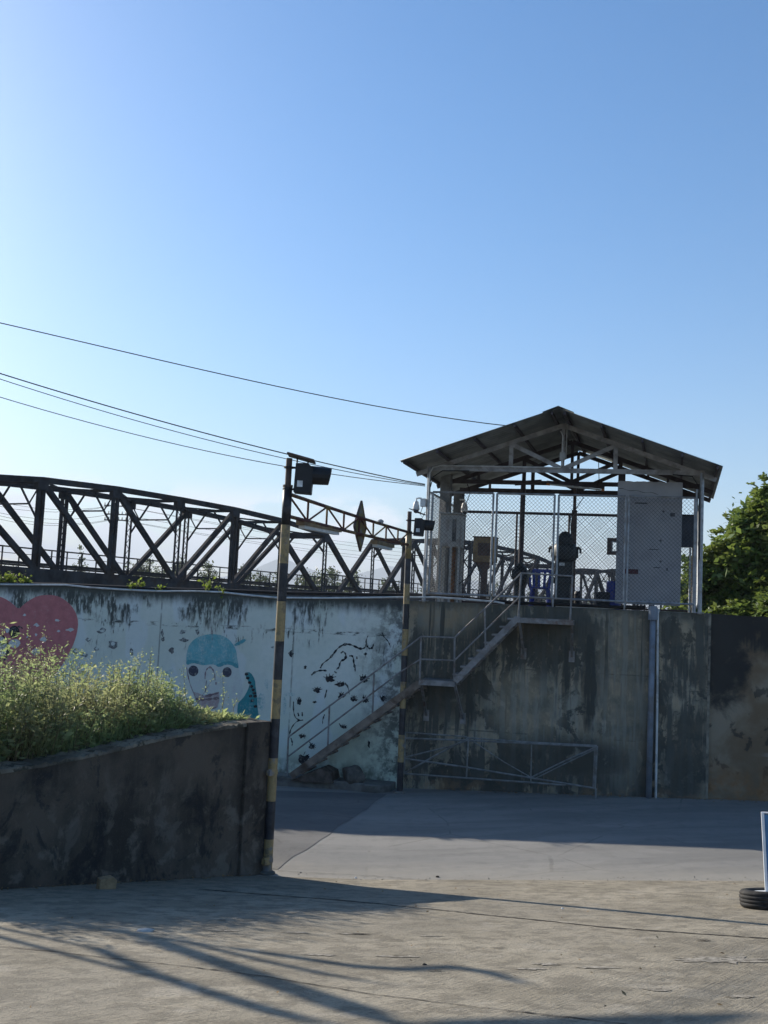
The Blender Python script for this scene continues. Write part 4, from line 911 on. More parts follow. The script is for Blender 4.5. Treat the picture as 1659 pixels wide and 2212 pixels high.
def rock(name, c, rad, mat, label, cat, seed, sub=3, flat=.8):
    import bmesh
    from mathutils import noise as mn
    bm = bmesh.new(); bmesh.ops.create_icosphere(bm, subdivisions=sub, radius=1)
    for v in bm.verts:
        n1 = mn.noise(v.co*1.1+Vector((seed, 0, 0))); n2 = mn.noise(v.co*3+Vector((0, seed, 0)))
        v.co = Vector((v.co.x*rad[0], v.co.y*rad[1], v.co.z*rad[2]))*(1+.30*n1+.10*n2)
    for q in range(5):
        nn = Vector((sin(seed*3+q*2.1), cos(seed+q*1.3), sin(q*1.7+seed)*.6)).normalized(); dlim = max(rad)*.72
        for v in bm.verts:
            e_ = v.co.dot(nn)-dlim
            if e_ > 0: v.co -= nn*e_*.85
    me = bpy.data.meshes.new(name); bm.to_mesh(me); bm.free(); me.materials.append(mat)
    o = bpy.data.objects.new(name, me); COL.objects.link(o); o.location = tuple(c); tag(o, label, cat); return o
q = wp(763, 1680, -.55); rock('boulder', (q[0], q[1], zt+.13), (.25, .22, .22), m_stone, 'brown boulder sitting on the pavement under the stairs', 'boulder', 3)
q = gnd(232, 1922); m = MB()
bx_ = np.array([cos(.5), sin(.5), 0]); by_ = np.array([-sin(.5), cos(.5), 0]); m.prism([q+bx_*-.105-UP*.02, q+bx_*.10-UP*.02, q+bx_*.112+UP*.10, q+bx_*.06+UP*.135, q-bx_*.09+UP*.12], by_*.14); tag(m.build('brick_chunk', m_brick, bevel=.008), 'broken tan brick chunk lying at the foot of the retaining wall', 'brick')
q = gnd(316, 2013); rock('stone_chip', q+UP*.008, (.075, .05, .025), plain('pale_stone', (.45, .43, .40, 1), .9, 0, .2, 20), 'small pale stone chip on the ramp at the shadow edge', 'stone', 11, 2)
for i, (x, y, r_, lab) in enumerate([(945, 1895, .028, 'tiny dark leaf scrap on the ramp beside the road edge'), (1215, 1964, .016, 'tiny white scrap on the ramp on the pole shadow'), (768, 1897, .018, 'tiny pale scrap on the ramp just right of the near pole'), (917, 2086, .018, 'tiny dark pebble on the middle of the lower ramp')]):
    q = gnd(x, y); rock('pebble', q+UP*.005, (r_, r_*.8, r_*.6), m_white if i in (1, 2) else m_crack, lab, 'pebble', 20+i, 2)

# cracks and spalls in the ramp slab
def strip(pts, w_, dz, seed):
    r_ = random.Random(seed); P = [gnd(x, y) for x, y in pts]; out_ = []
    for i in range(len(P)-1):
        n_ = max(2, int(np.linalg.norm(P[i+1]-P[i])/.06))
        for k in range(n_): out_.append(P[i]+(P[i+1]-P[i])*k/n_)
    V = []; F = []
    for i, p in enumerate(out_):
        wv = w_*(.35+r_.random()*.9)*(1.6 if r_.random() < .12 else 1); j = r_.uniform(-.012, .012)
        for sgn in (-1, 1): y = p[1]+j+sgn*wv/2; V.append((p[0], y, g(p[0], y)+dz))
    for i in range(len(out_)-1): F.append((2*i, 2*i+2, 2*i+3, 2*i+1))
    return MB().add(V, F)
struct(strip([(430, 1922), (560, 1933), (700, 1943), (800, 1952), (920, 1964), (1040, 1977), (1170, 1990), (1300, 2004), (1480, 2017), (1659, 2029), (1760, 2036)], .06, .0085, 1).build('ramp_joint', m_crack))
struct(strip([(-80, 2036), (0, 2046), (110, 2057), (200, 2068), (300, 2079), (400, 2089), (480, 2100), (560, 2110), (680, 2130), (800, 2149), (950, 2168), (1100, 2186), (1250, 2203), (1400, 2222)], .018, .0085, 2).build('ramp_joint', m_crack))
struct(strip([(600, 1883), (800, 1893), (1000, 1904), (1200, 1916), (1400, 1930), (1600, 1944), (1700, 1950)], .012, .011, 5).build('road_joint', m_crack))
def chip(cx, cy, rx_, ry, seed, mat, dz=.0085):
    r_ = random.Random(seed); c = gnd(cx, cy); n_ = 26; V = [c+UP*dz]; F = []
    for k in range(n_):
        t_ = 2*pi*k/n_; f_ = 1+r_.uniform(-.38, .38); x = c[0]+rx_*cos(t_)*f_; y = c[1]+ry*sin(t_)*f_; V.append((x, y, g(x, y)+dz))
    for k in range(n_): F.append((0, 1+k, 1+(k+1) % n_))
    return MB().add(V, F)
ch = MB()
def merge(a, b): a.add(b.v, b.f)
for i, q in enumerate([(1556, 2075, .34, .16), (1180, 2085, .10, .05), (760, 2019, .16, .04), (640, 2016, .12, .05), (930, 2024, .10, .03), (1290, 2092, .14, .06), (490, 2012, .10, .05), (1150, 2095, .10, .05), (690, 2065, .14, .05), (860, 2068, .16, .05), (1420, 2140, .08, .05), (1600, 2155, .09, .05)]): merge(ch, chip(*q, 40+i, None))
struct(ch.build('spalled_patch', m_chip))
dk = MB()
for i, q in enumerate([(1519, 2034, .07, .03), (850, 2034, .09, .018), (780, 2020, .10, .016), (940, 2099, .06, .016), (1075, 2050, .07, .014), (480, 1990, .05, .02)]): merge(dk, chip(*q, 70+i, None, .0125))
struct(dk.build('dark_patch', m_crack))

# ================================================================== SHELTER ON THE WALL
FL = ZT           # floor level
AL, AR = os_(922, 1150, 0)[0], os_(1514, 1170, 0)[0]; AM = (AL+AR)/2
ZBEAM = 7.03; ZAP = 8.06; DEEP = 3.9; FRONT = -1.25
EV = .37; PITCH_R = (ZAP-ZBEAM)/(AM-AL)
sh = thing('open_shelter', 'open steel shelter with corrugated gable roof standing on the wall', 'shelter', S(AM, 1.5, FL))
def roofz(a): return ZAP+.10-abs(a-AM)*PITCH_R
for sgn in (-1, 1):
    m = MB(); V = []; F = []; nb = int((DEEP+.35-FRONT)/.0475); ea = (AR-AL)/2+EV
    for i in range(nb+1):
        b = FRONT+(DEEP+.35-FRONT)*i/nb; cz = .016*sin(i*pi/2)
        for q in (0, .5, 1): a = AM+sgn*ea*q; V.append(S(a, b, roofz(a)+cz))
    for i in range(nb):
        for k in range(2): F.append((i*3+k, i*3+k+1, i*3+4+k, i*3+3+k))
    o = m.add(V, F).build('roof_sheet', m_roof, sh, True); sd = o.modifiers.new('thick', 'SOLIDIFY'); sd.thickness = .004
m = MB(); m.prism([S(AM-.32, FRONT-.02, roofz(AM-.32)+.022), S(AM, FRONT-.02, ZAP+.135), S(AM+.32, FRONT-.02, roofz(AM+.32)+.022), S(AM+.32, FRONT-.02, roofz(AM+.32)+.028), S(AM, FRONT-.02, ZAP+.145), S(AM-.32, FRONT-.02, roofz(AM-.32)+.028)], PN*(DEEP+.4-FRONT)); m.build('ridge_cap', m_roof, sh)
for q in (.04, .27, .52, .76, .97):
    for sgn in (-1, 1):
        a = AM+sgn*((AR-AL)/2+EV)*q; z = roofz(a)-.055; m = MB(); m.bar(S(a, FRONT+.02, z), S(a, DEEP+.3, z), .045, .07, WD); m.build('purlin', m_truss_dk, sh)
def truss(b, mat, w_):
    m = MB(); zr = lambda a: roofz(a)-.14
    for sgn in (-1, 1):
        e_ = AM+sgn*((AR-AL)/2+EV-.08); m.bar(S(AM, b, zr(AM)), S(e_, b, zr(e_)), w_, .10, PN)
    m.bar(S(AL-.05, b, ZBEAM), S(AR+.05, b, ZBEAM), w_, .10, PN)
    m.bar(S(AM, b, ZBEAM), S(AM, b, zr(AM)), w_*.8, .07, PN)
    for sgn in (-1, 1):
        a = AM+sgn*1.12; m.bar(S(a, b, ZBEAM), S(a, b, zr(a)), w_*.8, .09, PN); m.bar(S(AM+sgn*.03, b, ZBEAM+.05), S(a, b, zr(a)-.03), w_*.8, .09, PN)
        if b > .5: a2 = AM+sgn*2.2; m.bar(S(a2, b, ZBEAM), S(a2, b, zr(a2)), w_*.8, .06, PN)
    m.build('roof_truss', mat, sh)
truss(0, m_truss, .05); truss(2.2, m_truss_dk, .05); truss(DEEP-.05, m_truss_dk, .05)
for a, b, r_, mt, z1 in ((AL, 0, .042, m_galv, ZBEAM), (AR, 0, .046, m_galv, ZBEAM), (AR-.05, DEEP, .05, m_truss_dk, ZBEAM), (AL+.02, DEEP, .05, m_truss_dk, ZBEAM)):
    m = MB(); m.tube([S(a, b, FL-.02), S(a, b, z1)], r_, 12); m.obox(S(a, b, FL), WD, PN, UP, -.09, .09, -.09, .09, -.0, .015); m.build('post', mt, sh)
a = os_(1127, 1150, 2.2)[0]; m = MB(); m.tube([S(a, 2.2, FL), S(a, 2.2, ZBEAM)], .06, 14); m.build('post', m_truss_dk, sh)
a = os_(1240, 1150, 2.25)[0]; m = MB(); m.obox(S(a, 2.2, 0), WD, PN, UP, -.06, .06, -.05, .05, FL, 6.4); m.obox(S(a, 2.2, 0), WD, PN, UP, -.035, .035, -.03, .03, 6.4, ZBEAM); m.build('post', m_brown, sh)
m = MB(); m.obox(S(0, 0, 0), WD, PN, UP, AL-.2, AR+.2, .12, DEEP+.3, FL-.25, FL+.01); m.build('floor_slab', m_conc, sh)
cpts = [S(AL+.02, -.06, 5.0), S(AL+.02, -.06, ZBEAM-.12), S(AL+.09, -.06, ZBEAM+.01), S(AL+.25, -.06, ZBEAM+.055), S(AM-.05, -.06, ZBEAM+.055), S(AM-.01, -.06, ZBEAM+.10), S(AM-.005, -.06, ZBEAM+.75), S(AM-.06, -.06, ZBEAM+.86)]
m = MB(); m.tube(cpts, .016, 8); m.build('conduit', m_pvc, sh)
m = MB(); m.tube([S(AM+.07, -.06, ZBEAM+.25), S(AM+.08, -.06, ZBEAM+1.0)], .014, 8); m.obox(S(AM, -.06, ZBEAM+.22), WD, PN, UP, -.06, .05, -.03, .03, 0, .17); m.build('junction_box', m_cab, sh)
m = MB(); m.tube([S(AR-.03, -.05, 5.2), S(AR-.06, -.05, ZBEAM-.3), S(AR-.2, -.05, ZBEAM-.08), S(AR-.6, -.05, ZBEAM-.05)], .012, 6); m.tube([S(AL+.05, -.05, ZBEAM-.42), S(AL+.10, -.05, ZBEAM-.2), S(AL+.3, -.05, ZBEAM-.06), S(AL+.9, -.05, ZBEAM-.05)], .012, 6); 
for P_ in ([(AM+.1, 2.1, ZBEAM-.05), (AM+.3, 2.0, ZBEAM-.35), (AM+.05, 1.7, 6.2), (AM+.1, 1.45, 5.7)], [(AL+.5, 1.9, ZBEAM-.1), (AL+.62, 1.7, 6.7), (AL+.55, 1.3, 6.25)], [(AL+.9, 2.0, 5.2), (AL+.72, 1.5, 4.75), (AL+.5, 1.2, 4.5)], [(AR-.9, 2.1, ZBEAM-.05), (AR-1.2, 2.0, 6.75), (AR-1.6, 2.1, ZBEAM-.05)], [(AM+.62, 2.1, ZBEAM+.5), (AM+.64, 2.1, ZBEAM+.1), (AM+.58, 2.1, ZBEAM-.2)]):
    m.tube([S(*p) for p in P_], .010, 5)
m.build('wire_loom', m_cable, sh)
# strip lights under the middle truss
for (x0, x1, y0, y1, lab, mt) in ((1105, 1170, 1041, 1037, 'thin shaded strip light on the left half of the middle roof truss', m_truss_dk), (1181, 1306, 1039, 1052, 'broad strip light with orange end caps under the middle roof truss', m_lamp)):
    A = S(os_(x0, y0, 2.05)[0], 2.05, 0); B = S(os_(x1, y1, 2.05)[0], 2.05, 0); A[2] = os_(x0, y0, 2.05)[1]-.02; B[2] = os_(x1, y1, 2.05)[1]-.02
    t = thing('strip_light', lab, 'strip light', (A+B)/2); m = MB(); m.bar(A, B, .12, .05); m.build('housing', m_truss_dk, t)
    d_ = unit((B-A)[None])[0]; m = MB(); m.bar(A+d_*.08-UP*.055, B-d_*.08-UP*.055, .035, .035); m.build('tube', mt, t)
    if mt is m_lamp:
        for p, s_ in ((A, 1), (B, -1)): m = MB(); m.bar(p-UP*.055, p+d_*s_*.075-UP*.055, .05, .05); m.build('end_cap', m_orange, t)

# ------------------------------------------------------------------ chain link fence round the shelter
m_wire = plain('fence_wire', (.10, .11, .12, 1), .5, .5, .2, 9, .4)
mf = thing('mesh_fence', 'galvanised chain link fence panels with pipe frames enclosing the shelter', 'fence', S(AM, .5, FL))
def panel(o, X, a0, a1, z0, z1, mid=None, dark=False, wires=True, tubes='lrtb'):
    P = lambda a, z: np.array(o)+np.array(X)*a+UP*z
    mt = m_truss_dk if dark else m_galv; r_ = .024
    m = MB()
    if 'l' in tubes: m.tube([P(a0, z0), P(a0, z1)], r_, 8)
    if 'r' in tubes: m.tube([P(a1, z0), P(a1, z1)], r_, 8)
    if 't' in tubes: m.tube([P(a0, z1), P(a1, z1)], r_, 8)
    if 'b' in tubes: m.tube([P(a0, z0), P(a1, z0)], r_, 8)
    if mid: m.tube([P(a0, mid), P(a1, mid)], r_*.8, 8)
    f = m.build('fence_panel', mt, mf)
    if not wires: return
    m = MB(); sp_ = .085; W_ = a1-a0; H_ = z1-z0; n_ = int((W_+H_)/sp_); nrm = np.cross(np.array(X), UP); r_ = .0037
    for k in range(1, n_+1):
        c_ = k*sp_
        for sgn in (1, -1):
            u0, v0 = (max(0, c_-H_), min(c_, H_)); u1, v1 = (min(c_, W_), max(0, c_-W_))
            if sgn < 0: u0, u1 = W_-u0, W_-u1
            A = P(a0+u0, z0+v0); B = P(a0+u1, z0+v1)
            if np.linalg.norm(B-A) < .02: continue
            off = nrm*.004*sgn; A = A+off; B = B+off; d_ = (B-A)/np.linalg.norm(B-A); sd_ = np.cross(d_, nrm)
            vs = [A+sd_*r_, A-sd_*r_*.5+nrm*r_*.87, A-sd_*r_*.5-nrm*r_*.87, B+sd_*r_, B-sd_*r_*.5+nrm*r_*.87, B-sd_*r_*.5-nrm*r_*.87]
            m.add(vs, [(0, 1, 4, 3), (1, 2, 5, 4), (2, 0, 3, 5)])
    m.build('wire_mesh', m_wire, mf).parent = f
def A0(x, y, b=0.): return os_(x, y, b)[0]
zb_, zt_ = 4.26, 6.50
pl = [AL+.09, A0(1062, 1180), A0(1066, 1180)+.03, A0(1195, 1180), A0(1203, 1180), A0(1349, 1180), A0(1353, 1180)+.02, A0(1502, 1190)-.02]
for i in range(4): panel(S(0, 0, 0), WD, pl[2*i]+.01, pl[2*i+1], zb_, zt_)
for a in pl[1:7:2]:
    m = MB(); m.tube([S(a+.03, 0, FL), S(a+.03, 0, zb_)], .02, 8); m.build('foot_post', m_galv, mf)
m = MB(); m.tube([S(AR-.10, -.0, FL), S(AR-.10, -.0, ZBEAM-.35)], .028, 8); m.build('foot_post', m_galv, mf)
panel(S(AL+.02, 0, 0), PN, .12, DEEP-.1, zb_, zt_, tubes='rtb'); panel(S(AR-.02, 0, 0), PN, .12, DEEP-.1, zb_, zt_, tubes='rtb')
rr = [A0(1000, 1107, DEEP), A0(1117, 1110, DEEP), A0(1120, 1110, DEEP), A0(1230, 1110, DEEP), A0(1237, 1110, DEEP), A0(1336, 1112, DEEP), AR-.1]
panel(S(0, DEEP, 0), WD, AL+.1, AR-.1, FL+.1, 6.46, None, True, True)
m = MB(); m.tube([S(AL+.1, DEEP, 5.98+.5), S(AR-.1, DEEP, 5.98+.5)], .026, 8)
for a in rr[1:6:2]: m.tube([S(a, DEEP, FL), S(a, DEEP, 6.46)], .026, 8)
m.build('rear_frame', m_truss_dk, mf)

# ------------------------------------------------------------------ things inside the shelter
def SB(m, x0, x1, y0, y1, b, dep, z0=None, z1=None):
    a0, zt_ = os_(x0, y0, b); a1, _ = os_(x1, y0, b); _, zb_2 = os_((x0+x1)/2, y1, b)
    m.obox(S(0, 0, 0), WD, PN, UP, a0, a1, b, b+dep, zb_2 if z0 is None else z0, zt_ if z1 is None else z1); return a0, a1, (zb_2 if z0 is None else z0), (zt_ if z1 is None else z1)
m = MB(); SB(m, 951, 973, 1045, 1290, 1.9, .24, FL, ZBEAM+.22); tag(m.build('concrete_column', m_conc, bevel=.01), 'taller square grey column reaching the roof behind the cabinet', 'column')
m = MB(); SB(m, 980, 998, 1066, 1290, 2.3, .22, FL); tag(m.build('concrete_column', m_conc, bevel=.01), 'shorter square grey column carrying a dome camera', 'column')
ct = thing('control_cabinet', 'tall grey control cabinet with glass door on an open stand', 'cabinet', S(A0(974, 1200, 1.0), 1.2, FL))
m = MB(); c0, c1, z0, z1 = SB(m, 952, 997, 1110, 1181, 1.0, .45); m.build('body', m_cab, ct, bevel=.008)
cw_ = c1-c0; m = MB(); m.obox(S(0, 0, 0), WD, PN, UP, c0+cw_*.52, c1-cw_*.05, .985, .997, z0+.06, z1-.05); dr = m.build('door', m_cab, ct)
m = MB(); m.obox(S(0, 0, 0), WD, PN, UP, c0+cw_*.60, c0+cw_*.78, .975, .983, z0+.12, z1-.12); m.build('window', m_glassy, ct).parent = dr
m = MB(); m.obox(S(0, 0, 0), WD, PN, UP, c0-.03, c1+.03, .93, 1.5, z1+.002, z1+.03); m.build('hood', m_cab, ct)
for a in (c0+.03, c0+cw_*.55, c1-.03):
    for b in (1.03, 1.42): m = MB(); m.obox(S(a, b, 0), WD, PN, UP, -.025, .025, -.025, .025, FL, z0-.002); m.build('leg', m_cab, ct)
m = MB(); m.tube([S(c0+cw_*.62, 1.2, FL), S(c0+cw_*.62, 1.2, z0)], .05, 12); m.build('feed_pipe', m_rusty, ct)
bx = thing('post_box', 'tan metal box with brown door panel on a single stout post', 'control box', S(A0(1046, 1250, .8), .8, FL))
m = MB(); c0, c1, z0, z1 = SB(m, 1023, 1071, 1160, 1214, .8, .35); m.build('body', m_tan, bx, bevel=.01)
m = MB(); m.obox(S(0, 0, 0), WD, PN, UP, c0-.015, c1+.015, .77, 1.17, z1+.001, z1+.02); m.build('lid', m_brown, bx)
m = MB(); m.obox(S(0, 0, 0), WD, PN, UP, c0+.11, c1-.12, .78, .797, z0+.14, z1-.13); m.build('door', m_brown, bx)
cm = (c0+c1)/2; m = MB(); m.obox(S(0, 0, 0), WD, PN, UP, cm-.06, cm+.06, .9, 1.04, FL-.02, z0-.14); m.prism([S(cm-.2, .88, z0-.002), S(cm+.2, .88, z0-.002), S(cm+.065, .88, z0-.16), S(cm-.065, .88, z0-.16)], PN*.18); m.build('post', m_brown, bx)
# small gearbox pedestal by the steel post
a, _ = os_(1124, 1230, 1.6); gb = thing('gearbox_pedestal', 'squat dark gearbox pedestal at the foot of the round steel post', 'gearbox', S(a, 1.6, FL))
m = MB(); m.lathe(S(a, 1.6, FL), [(.17, 0), (.16, .05), (.13, .10), (.125, .42), (.15, .55), (.16, .62)], 18); m.build('pedestal', m_green_dk, gb, bevel=.01)
m = MB(); m.lathe(S(a, 1.6, FL+.62), [(.17, 0), (.20, .04), (.19, .20), (.12, .30), (.06, .34), (.055, .40)], 16); m.obox(S(a, 1.6, FL+.66), WD, PN, UP, -.17, .19, -.20, .18, 0, .16); m.build('gear_housing', m_green_dk, gb, bevel=.015)
m = MB(); m.tube([S(a-.02, 1.35, FL+.75), S(a-.02, 1.6, FL+.75)], .03, 10)
for k in range(16):
    t0 = 2*pi*k/16; t1 = 2*pi*(k+1)/16; m.tube([S(a-.02+.17*cos(t0), 1.35, FL+.75+.17*sin(t0)), S(a-.02+.17*cos(t1), 1.35, FL+.75+.17*sin(t1))], .013, 6, False)
for k in range(3): t0 = 2*pi*k/3+.4; m.tube([S(a-.02, 1.35, FL+.75), S(a-.02+.17*cos(t0), 1.35, FL+.75+.17*sin(t0))], .010, 6)
m.build('handwheel', m_black, gb)
# the gate actuator in the middle
ac, _ = os_(1219, 1230, 1.3); hm = thing('gate_actuator', 'large dark green gate actuator with domed motor and lifting arms', 'actuator', S(ac, 1.3, FL))
zz = lambda y: os_(1219, y, 1.3)[1]
m = MB(); m.obox(S(ac, 1.3, 0), WD, PN, UP, -.30, .22, -.22, .22, FL, FL+.05); m.obox(S(ac-.02, 1.3, 0), WD, PN, UP, -.17, .17, -.16, .16, FL+.052, zz(1262)); m.obox(S(ac, 1.3, 0), WD, PN, UP, -.22, .20, -.19, .19, zz(1262), zz(1249)); m.build('base', m_green_dk, hm, bevel=.01)
m = MB(); m.obox(S(ac, 1.3, 0), WD, PN, UP, -.20, .19, -.18, .18, zz(1249)+.001, zz(1212)); m.build('gear_case', m_green_dk, hm, bevel=.02)
m = MB(); m.lathe(S(ac, 1.3, zz(1212)), [(.24, 0), (.27, .05), (.27, .30), (.23, .38), (.18, .41)], 24); m.build('winch_drum', m_green_dk, hm, True)
m = MB(); zd = zz(1175); m.lathe(S(ac, 1.3, zd), [(.165, 0), (.165, .10), (.155, .16), (.13, .22), (.09, .262), (.03, .285)], 24)
for k in range(16): t0 = 2*pi*k/16; m.obox(S(ac, 1.3, zd)+(WD*cos(t0)+PN*sin(t0))*.16, WD*cos(t0)+PN*sin(t0), -WD*sin(t0)+PN*cos(t0), UP, -.01, .016, -.008, .008, .01, .13)
m.build('motor_dome', m_green_dk, hm)
for s_ in (-1, 1):
    m = MB(); z = zz(1184); m.tube([S(ac+s_*.22, 1.3, z), S(ac+s_*.31, 1.3, z+.012), S(ac+s_*.345, 1.3, z-.02), S(ac+s_*.35, 1.3, z-.11)], [.035, .033, .03, .022], 10); m.obox(S(ac+s_*.25, 1.3, zz(1205)), WD, PN, UP, -.05, .05, -.06, .06, 0, .2); m.build('lifting_arm', m_green_dk, hm)
m = MB(); m.obox(S(ac, 1.3, 0), WD, PN, UP, -.10, .02, -.186, -.182, zz(1223), zz(1216.5)); m.build('name_plate', m_pvc, hm)
# blue plastic chair
cx, _ = os_(1166, 1260, .75); bc = thing('plastic_chair', 'blue plastic chair with slatted back beside the actuator', 'chair', S(cx, .9, FL))
m = MB(); m.obox(S(cx, .9, FL), WD, PN, UP, -.20, .20, -.20, .20, .40, .44); m.build('seat', m_blue, bc, bevel=.015)
for sx_ in (-1, 1):
    for sy_ in (-1, 1): m = MB(); m.bar(S(cx+sx_*.20, .9+sy_*.20, FL), S(cx+sx_*.17, .9+sy_*.17, FL+.40), .05, .04); m.build('leg', m_blue, bc)
m = MB(); y_ = .9+.19
for q in (-.17, -.058, .058, .17): m.bar(S(cx+q, y_, FL+.44), S(cx+q*1.12, y_+.08, FL+.84), .06, .02, WD)
m.obox(S(cx, y_+.08, FL), WD, PN, UP, -.22, .22, -.012, .012, .78, .86); m.build('backrest', m_blue, bc)
for sx_ in (-1, 1): m = MB(); m.bar(S(cx+sx_*.21, .72, FL+.63), S(cx+sx_*.21, y_+.05, FL+.65), .05, .025, WD); m.bar(S(cx+sx_*.21, .74, FL+.42), S(cx+sx_*.21, .74, FL+.63), .04, .03, WD); m.build('armrest', m_blue, bc)
# crate, blue drum
m = MB(); a0, a1, z0, z1 = SB(m, 1288, 1319, 1278, 1300, .9, .35, FL+.012); o = m.build('dark_crate', m_black, bevel=.02); tag(o, 'low black plastic crate on the floor beside the blue drum', 'crate')
a, _ = os_(1325, 1260, .9); m = MB(); m.lathe(S(a, 1.05, FL+.012), [(.15, 0), (.165, .03), (.165, .2), (.175, .22), (.165, .24), (.165, .4), (.175, .42), (.165, .44), (.16, .60), (.12, .63)], 18); tag(m.build('blue_drum', m_blue), 'blue plastic drum standing left of the grey board', 'drum')
# machine leg right of the actuator
a, _ = os_(1248, 1270, 1.7); m = MB(); m.lathe(S(a, 1.7, FL+.012), [(.12, 0), (.12, .05), (.075, .08), (.08, .34), (.05, .40)], 14); m.obox(S(a, 1.7, FL+.05), WD, PN, UP, .0, .28, -.06, .06, 0, .07); tag(m.build('small_pump', m_black), 'small black pump on the floor right of the actuator', 'pump')
# upright grey board
cb = thing('cement_board', 'tall grey cement board standing upright behind the right mesh panel', 'board', S(A0(1405, 1200, .3), .3, FL))
m = MB(); a0, zt_ = os_(1335, 1040, .3); a1, _ = os_(1475, 1040, .3); n_ = 20; r_ = random.Random(3); top = [S(a1-(a1-a0)*k/n_, .3, zt_+r_.uniform(-.012, .012)+.008) for k in range(n_+1)]
m.prism([S(a0, .3, FL+.14), S(a1, .3, FL+.14)]+top, PN*.03); m.build('panel', m_board, cb)
m = MB(); cr = []
for k in range(24): q = k/23; cr.append((a0+.01+(a1-a0)*.62*q, zt_-.155-.10*q+.012*sin(q*17)))
for k in range(23):
    w0, w1 = .010*(1.4-q*.9)*(1+.4*sin(k)), .010*(1.4-q*.9)*(1+.4*sin(k+1)); (x0, z0), (x1, z1) = cr[k], cr[k+1]; m.add([S(x0, .2965, z0-w0), S(x1, .2965, z1-w1), S(x1, .2965, z1+w1), S(x0, .2965, z0+w0)], [(0, 1, 2, 3)])
for k, (x, y, w_, h_) in enumerate(((1385, 1067+20, 26, 3), (1433, 1105, 5, 5), (1453, 1112, 10, 8), (1427, 1168, 5, 5), (1412, 1187, 20, 2), (1427, 1213, 5, 5), (1419, 1226, 14, 2), (1441, 1230, 3, 6), (1363, 1196, 0, 0))):
    if w_: p, z = os_(x, y, .3); m.lathe(S(p, .2968, z), [(w_/200, -.001), (w_/200, .0)], 9, -PN, WD) if w_ == 5 else m.obox(S(p, .2965, z), WD, PN, UP, -w_/200, w_/200, -.001, .0, -h_/200, h_/200)
m.build('scuff_marks', plain('scuff', (.09, .09, .095, 1), .9), cb)
m = MB(); p, z = os_(1363, 1234.5, .3); m.obox(S(p, .29, z), WD, PN, UP, -.14, .15, -.006, .006, -.05, .05); m.build('sticker', plain('faded_red_label', (.09, .03, .035, 1), .6), cb)
mbx = thing('meter_box', 'small brown frame box with open white window beside the grey board', 'meter box', S(A0(1323, 1180, .35), .35, os_(1323, 1199, .35)[1]))
a0, z1 = os_(1312, 1162, .35); a1, z0 = os_(1336, 1199, .35); m = MB()
wa0, wa1 = a0+(a1-a0)*.48, a0+(a1-a0)*.95; wz0, wz1 = z0+(z1-z0)*.23, z0+(z1-z0)*.75
for q in ((a0, wa0, z0, z1), (wa0, wa1, z0, wz0), (wa0, wa1, wz1, z1), (wa1, a1, z0, z1)): m.obox(S(0, .31, 0), WD, PN, UP, q[0], q[1], 0, .08, q[2], q[3])
m.build('frame', m_brown, mbx)
m = MB(); 
for q in ((wa0-.02, wa0, wz0-.02, wz1+.02), (wa1, wa1+.02, wz0-.02, wz1+.02), (wa0, wa1, wz0-.02, wz0), (wa0, wa1, wz1, wz1+.02)): m.obox(S(0, .30, 0), WD, PN, UP, q[0], q[1], 0, .008, q[2], q[3])
m.build('window_rim', m_cab, mbx)
db = thing('dark_cabinet', 'dark wall cabinet high up between the grey board and right post', 'cabinet', S(A0(1490, 1160, .9), .9, os_(1490, 1182, .9)[1]))
m = MB(); a0, a1, z0, z1 = SB(m, 1462, 1504, 1114, 1181, .9, .3); m.build('body', plain('dark_cabinet_paint', (.045, .055, .075, 1), .5, 0, .2, 6), db, bevel=.008); m = MB(); m.obox(S(0, 0, 0), WD, PN, UP, a0-.02, a1+.02, .86, 1.22, z1+.001, z1+.03); m.build('lid', m_black, db)
for x, lab in ((1491, 'left of two pale pipes below the dark cabinet'), (1499, 'right of two pale pipes below the dark cabinet')):
    a, z = os_(x, 1184, 1.0); m = MB(); m.tube([S(a, 1.0, FL+.012), S(a, 1.0, z)], .022, 8); tag(m.build('riser_pipe', m_pvc), lab, 'pipe', 'pipes below the dark cabinet')
# cameras
def domecam(P, sc_, lab, arm):
    t = thing('dome_camera', lab, 'camera', P)
    m = MB(); m.lathe(P, [(.03*sc_, .22*sc_), (.06*sc_, .20*sc_), (.085*sc_, .10*sc_), (.095*sc_, .0), (.09*sc_, -.02*sc_)][::-1], 18); m.build('body', m_white, t, True)
    m = MB(); m.lathe(P, [(.02*sc_, -.11*sc_), (.06*sc_, -.085*sc_), (.08*sc_, -.022*sc_)], 16); m.build('dome', m_glassy, t, True)
    m = MB(); m.tube([P+UP*.21*sc_, P+UP*.29*sc_, P+UP*.30*sc_+arm*.4, P+UP*.30*sc_+arm], .022*sc_, 8); m.build('arm', m_white, t)
    return t
a, z = os_(899, 1100, -.05); ap_, _ = os_(914, 1100, -.05)
c = domecam(S(a, -.06, z), .82, 'white dome camera on an arm outside the shelter corner post', WD*(AL-a-.14))
m = MB(); a1, z1 = os_(914, 1086, -.05); m.obox(S(a1, -.06, z1), WD, PN, UP, -.05, .06, -.05, .05, -.09, .09); m.build('junction_box', m_white, c)
m = MB(); m.tube([S(a1, -.06, z1-.09), S(a1-.05, -.07, z1-.25), S(a1+.0, -.07, z1-.34), S(a1+.06, -.06, z1-.2)], .008, 6); m.build('lead', m_cable, c)
sp2 = thing('solar_panel', 'narrow solar strip on an arm just below the dome camera', 'solar panel', S(AL-.2, -.05, os_(905, 1105, -.05)[1]))
A = S(*[os_(886, 1099.5, -.05)[0], -.05, os_(886, 1099.5, -.05)[1]]); B = S(*[os_(919, 1111, -.05)[0], -.05, os_(919, 1111, -.05)[1]])
